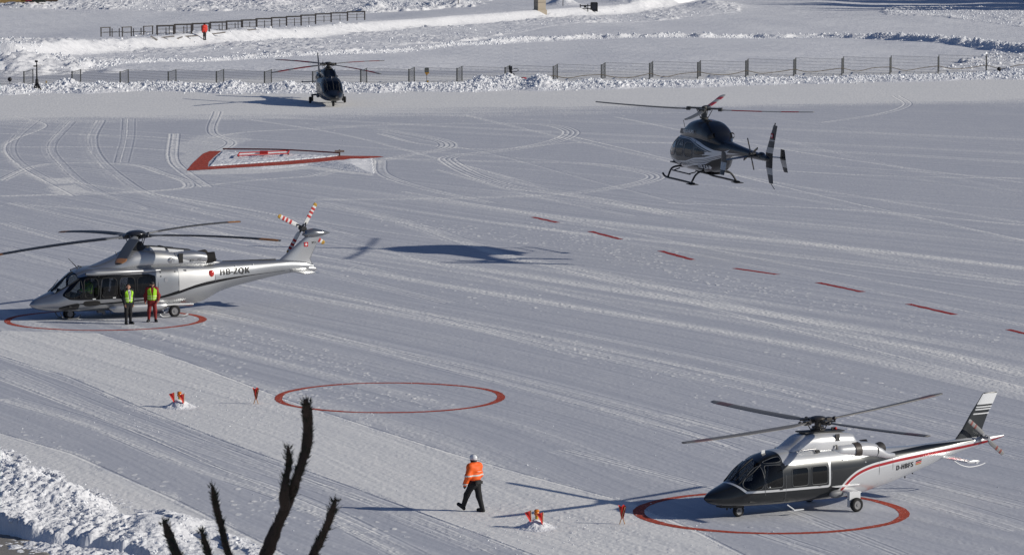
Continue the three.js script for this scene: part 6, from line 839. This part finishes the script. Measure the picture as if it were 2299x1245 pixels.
{ // timber stacks at the upper left corner
  const bits = [[10, 6, 3.2, [0.50, 0.33, 0.13]], [34, 5, 3.0, [0.46, 0.30, 0.11]], [56, 4, 1.6, [0.28, 0.02, 0.02]], [84, 5, 2.2, [0.03, 0.035, 0.03]], [112, 3, 2.6, [0.12, 0.08, 0.05]]], lab = ['pale timber stack in the upper left corner', 'second pale timber stack from the upper left corner', 'red box between the timber and the dark crate', 'dark crate in the upper left corner', 'brown timber stack right of the dark crate'];
  bits.forEach(([px, py, w, c], i) => { const p = landAt(px, py), T = thing(i === 2 ? 'storage_box' : i === 3 ? 'crate' : 'timber_stack', lab[i], i === 2 ? 'box' : i === 3 ? 'crate' : 'timber', [p.x, p.y, p.z]); for (let k = 0; k < 4; k++) part(T, i === 2 || i === 3 ? 'panel' : 'beam', box(w, 0.24, 0.8, (hash2(i, k) - 0.5) * 0.3, 0.14 + k * 0.27, 0), flat(c[0] * (0.85 + 0.3 * hash2(i, k)), c[1] * (0.85 + 0.3 * hash2(i, k)), c[2], 0.85)); });
}
// spruces outside the frame on the right, whose shade lies across the top right corner
{
  const M_bark = flat(0.06, 0.045, 0.035, 0.9), M_needle = std({ color: rgb(0.025, 0.045, 0.022), roughness: 0.8, side: THREE.DoubleSide }), r = rng(41);
  function spruce(label, x, D, h, spread = 0.2, thick = 1) {
    const T = thing('spruce_tree', label, 'tree', [x, baseY(D) - 0.3, -D], 0, 'spruces beyond the right edge'); part(T, 'trunk', rod([0, 0, 0], [0, h, 0], h * 0.018, 0.03), M_bark); const g = [];
    for (let y = h * 0.06; y < h; y += h * 0.035 / thick) { const rad = (1 - y / h) * h * spread + 0.15, n = 9 * thick | 0; for (let k = 0; k < n; k++) { const a = r() * 7, l = rad * (0.7 + 0.5 * r()), q = box(l, 0.05, l * 0.42, l / 2, 0, 0, 0, -0.35); g.push(q.rotateY(a).translate(0, y, 0)); } } part(T, 'crown', g, M_needle);
  }
  [[98, 722, 24], [104, 716, 27], [112, 720, 30], [96, 734, 26], [103, 730, 30], [110, 734, 32], [99, 746, 28], [107, 748, 32], [116, 742, 33], [101, 760, 30], [110, 764, 34], [120, 756, 34]].forEach(([x, d, h], i) => spruce('dark spruce in the stand beyond the right edge', x, d, h, 0.22, 1.7));
  // unseen spruces added near the camera to keep the sun off the foreground twigs
  spruce('tall dense spruce added out of view on the right, near the camera, to shade the twigs', 7.6, 13.4, 31, 0.16, 2.2); spruce('tall dense spruce added out of view behind its neighbour to shade the twigs', 12.5, 12.0, 34, 0.16, 2.2);
}
// ---------------------------------------------------------------- clods of snow scattered over the ridge, the banks and the field
{
  const r = rng(91), base = [0, 1, 2].map((k) => { const g = new THREE.IcosahedronGeometry(1, 1), P = g.attributes.position; for (let i = 0; i < P.count; i++) { const f = 0.72 + 0.5 * vn(P.getX(i) * 1.7 + k * 9 + 5, P.getY(i) * 1.7 + P.getZ(i) * 1.3 + 5); P.setXYZ(i, P.getX(i) * f, P.getY(i) * f * 0.75, P.getZ(i) * f); } g.computeVertexNormals(); return toCreasedNormals(g, 0.5); });
  const clod = std({ color: rgb(0.84, 0.85, 0.87), roughness: 0.85 }), lists = [[], [], []], O = new THREE.Object3D();
  const put = (x, y, z, s) => { O.position.set(x, y, z); O.rotation.set(r() * 7, r() * 7, r() * 7); O.scale.set(s * (0.7 + 0.7 * r()), s * (0.7 + 0.5 * r()), s * (0.7 + 0.7 * r())); O.updateMatrix(); lists[(r() * 3) | 0].push(O.matrix.clone()); };
  for (let i = 0; i < 17000; i++) { const t = r() * (RIDGE.length - 1), k = t | 0, a = RIDGE[k], b = RIDGE[Math.min(k + 1, RIDGE.length - 1)], X = lerp(a[0], b[0], t - k), D = lerp(a[1], b[1], t - k) + (r() + r() - 1) * 5; if (Math.abs(X) > 49) continue; const y = ridgeY(X, D); if (y > 0.02 || r() < 0.2) put(X, Math.max(y, 0) + 0.01, -D, 0.03 + 0.10 * r() ** 3); }
  for (let i = 0; i < 16000; i++) { const X = -26 + 26 * r(), D = 141 + 29 * r(), [d, s] = toLine(BACK, X, D); if (s < 0 && d > 1.2 * r() * r() * 2) continue; const y = nearBankY(X, D); if (y < 0.02 && r() > 0.1) continue; if (Math.hypot(X - SCOOP.x, (D + SCOOP.z) * 0.28) < 0.85 || (X < -12.6 && D < 147)) continue; put(X, Math.max(y, 0.0), -D, 0.014 + 0.06 * r() ** 4); }
  for (const [p, h, s, b] of ROUGH) { const n = Math.min(7000, (b[1] - b[0]) * (b[3] - b[2]) * (h === 0.28 ? 9 : 1.2)); for (let i = 0; i < n; i++) { const X = lerp(b[0], b[1], r()), D = lerp(b[2], b[3], r()); if (D < 390 || D > 790 || Math.abs(X) > 88 || !inside(p, X, D)) continue; put(X, landY(X, D), -D, 0.04 + 0.14 * r() ** 3); } }
  for (const [L, h, w] of RIDGES) for (let i = 0; i < 3200; i++) { const t = r() * (L.length - 1), k = t | 0, X = lerp(L[k][0], L[k + 1][0], t - k) + (r() + r() - 1) * 1.6, D = lerp(L[k][1], L[k + 1][1], t - k) + (r() + r() - 1) * 4; if (Math.abs(X) > 88 || D > 790) continue; put(X, landY(X, D), -D, 0.035 + 0.11 * r() ** 3); }
  // loose crumbs on the field, thickest on the untrodden snow and by the marker flags
  const F = at(500, 930), G = at(1290, 1190); for (let i = 0; i < 1500; i++) { const q = r(); let X, D; if (q < 0.30) { X = F.x + (r() + r() - 1) * 7; D = -F.z + (r() + r() - 1) * 9; } else if (q < 0.52) { X = G.x + (r() + r() - 1) * 5; D = -G.z + (r() + r() - 1) * 6; } else { D = 140 + 200 * r() * r(); X = (r() * 2 - 1) * D * 0.11; } put(X, 0.004, -D, 0.007 + 0.022 * r() ** 4); }
  lists.forEach((l, k) => { const m = new THREE.InstancedMesh(base[k], clod, l.length); l.forEach((x, i) => m.setMatrixAt(i, x)); m.name = numbered('snow_clods'); m.castShadow = m.receiveShadow = true; m.userData.kind = 'stuff'; m.userData.label = 'loose clods of snow on the banks and the field'; scene.add(m); });
}
{ // dark twigs of the conifer in front of the camera
  const D = 15, r = rng(7), P = (px, py) => { const a = (px - PW / 2) / FP, b = -(py - PH / 2) / FP, c = Math.cos(PITCH), s = Math.sin(PITCH), dy = b * c - s, dz = -(c + b * s); return V3(a / -dz * D, HC + dy / -dz * D, -D + 0.0); };
  const top = P(620, 1500), T = thing('conifer_tree', 'dark needle-covered twigs of a conifer close to the camera at the bottom edge', 'tree', [top.x, 0, top.z]), M_twig = std({ color: rgb(0.055, 0.036, 0.024), roughness: 0.95, bumpMap: snowB, bumpScale: 0.01 }), M_need = flat(0.026, 0.036, 0.016, 0.9), loc = (v, z) => V3(v.x - top.x, v.y, v.z - top.z + z);
  const trunkTop = loc(P(600, 1400), 0); part(T, 'trunk', rod([0, 0, 0], trunkTop, 0.2, 0.05, 12), M_twig);
  const twigs = [[[600, 1400], [585, 1290], [612, 1205], [645, 1130], [668, 1065], [688, 1000], [690, 940], [686, 895], 13, 0], [[640, 1140], [640, 1090], [648, 1040], [647, 1000], 9, 0.02], [[650, 1380], [690, 1250], [722, 1190], [745, 1140], [762, 1085], 10, 0.3], [[560, 1390], [500, 1250], [487, 1205], [474, 1150], [468, 1108], 9, -0.2], [[540, 1380], [482, 1260], [466, 1215], [455, 1178], 9, 0.1], [[520, 1400], [400, 1270], [378, 1225], [362, 1180], 12, -0.1], [[430, 1300], [405, 1240], [380, 1205], 8, 0.05], [[900, 1420], [850, 1300], [826, 1243], 8, 0.2]];
  for (const t of twigs) {
    const z = t[t.length - 1], w = t[t.length - 2], pts = t.slice(0, -2).map((q, i) => loc(P(q[0], q[1]), z + 0.02 * Math.sin(i * 2))), C = new THREE.CatmullRomCurve3(pts), len = C.getLength(), R = w * 0.92 * D / FP, n = Math.round(len / 0.02), pos = [], idx = [], fr = C.computeFrenetFrames(n);
    for (let i = 0; i <= n; i++) { const c = C.getPointAt(i / n), rr = R * lerp(1.45, 0.95, sstep(0, 0.6, i / n)) * (i > n - 5 ? Math.sqrt(clamp(1.06 - ((i - n + 5) / 5.2) ** 2)) : 1) * (0.85 + 0.25 * vn(i * 0.6, w)); for (let k = 0; k < 8; k++) { const a = k / 8 * 2 * Math.PI, v = fr.normals[i].clone().multiplyScalar(Math.cos(a)).addScaledVector(fr.binormals[i], Math.sin(a)); const q = c.clone().addScaledVector(v, rr * (0.9 + 0.3 * hash2(i, k))); pos.push(q.x, q.y, q.z); } }
    for (let i = 0; i < n; i++) for (let k = 0; k < 8; k++) { const a = i * 8 + k, b = i * 8 + (k + 1) % 8; idx.push(a, b, a + 8, b, b + 8, a + 8); } for (let k = 1; k < 7; k++) idx.push(n * 8, n * 8 + k, n * 8 + k + 1);
    const g = new THREE.BufferGeometry(); g.setAttribute('position', new THREE.Float32BufferAttribute(pos, 3)); g.setIndex(idx); g.computeVertexNormals(); const tw = part(T, 'twig', g, M_twig);
    const ng = []; for (let i = 0; i < len / 0.0011; i++) { const u = Math.min(0.985, 0.05 + r() * 0.97), c = C.getPointAt(u), tan = C.getTangentAt(u), a = r() * 7, fi = Math.round(u * n), v = fr.normals[fi].clone().multiplyScalar(Math.cos(a)).addScaledVector(fr.binormals[fi], Math.sin(a)), l = (0.009 + 0.009 * r()) * (r() < 0.08 ? 1.7 : 1), b0 = c.clone().addScaledVector(v, R * 0.8), d = tan.clone().multiplyScalar(0.7 + 0.5 * r()).addScaledVector(v, 0.55 + 0.6 * r() * r()).normalize(), e = b0.clone().addScaledVector(d, l); ng.push(rod(b0, e, 0.0016, 0.0004, 3)); }
    const m = part(tw, 'needles', ng, M_need); m.userData.kind = 'stuff';
  }
}
renderer.render(scene, camera);
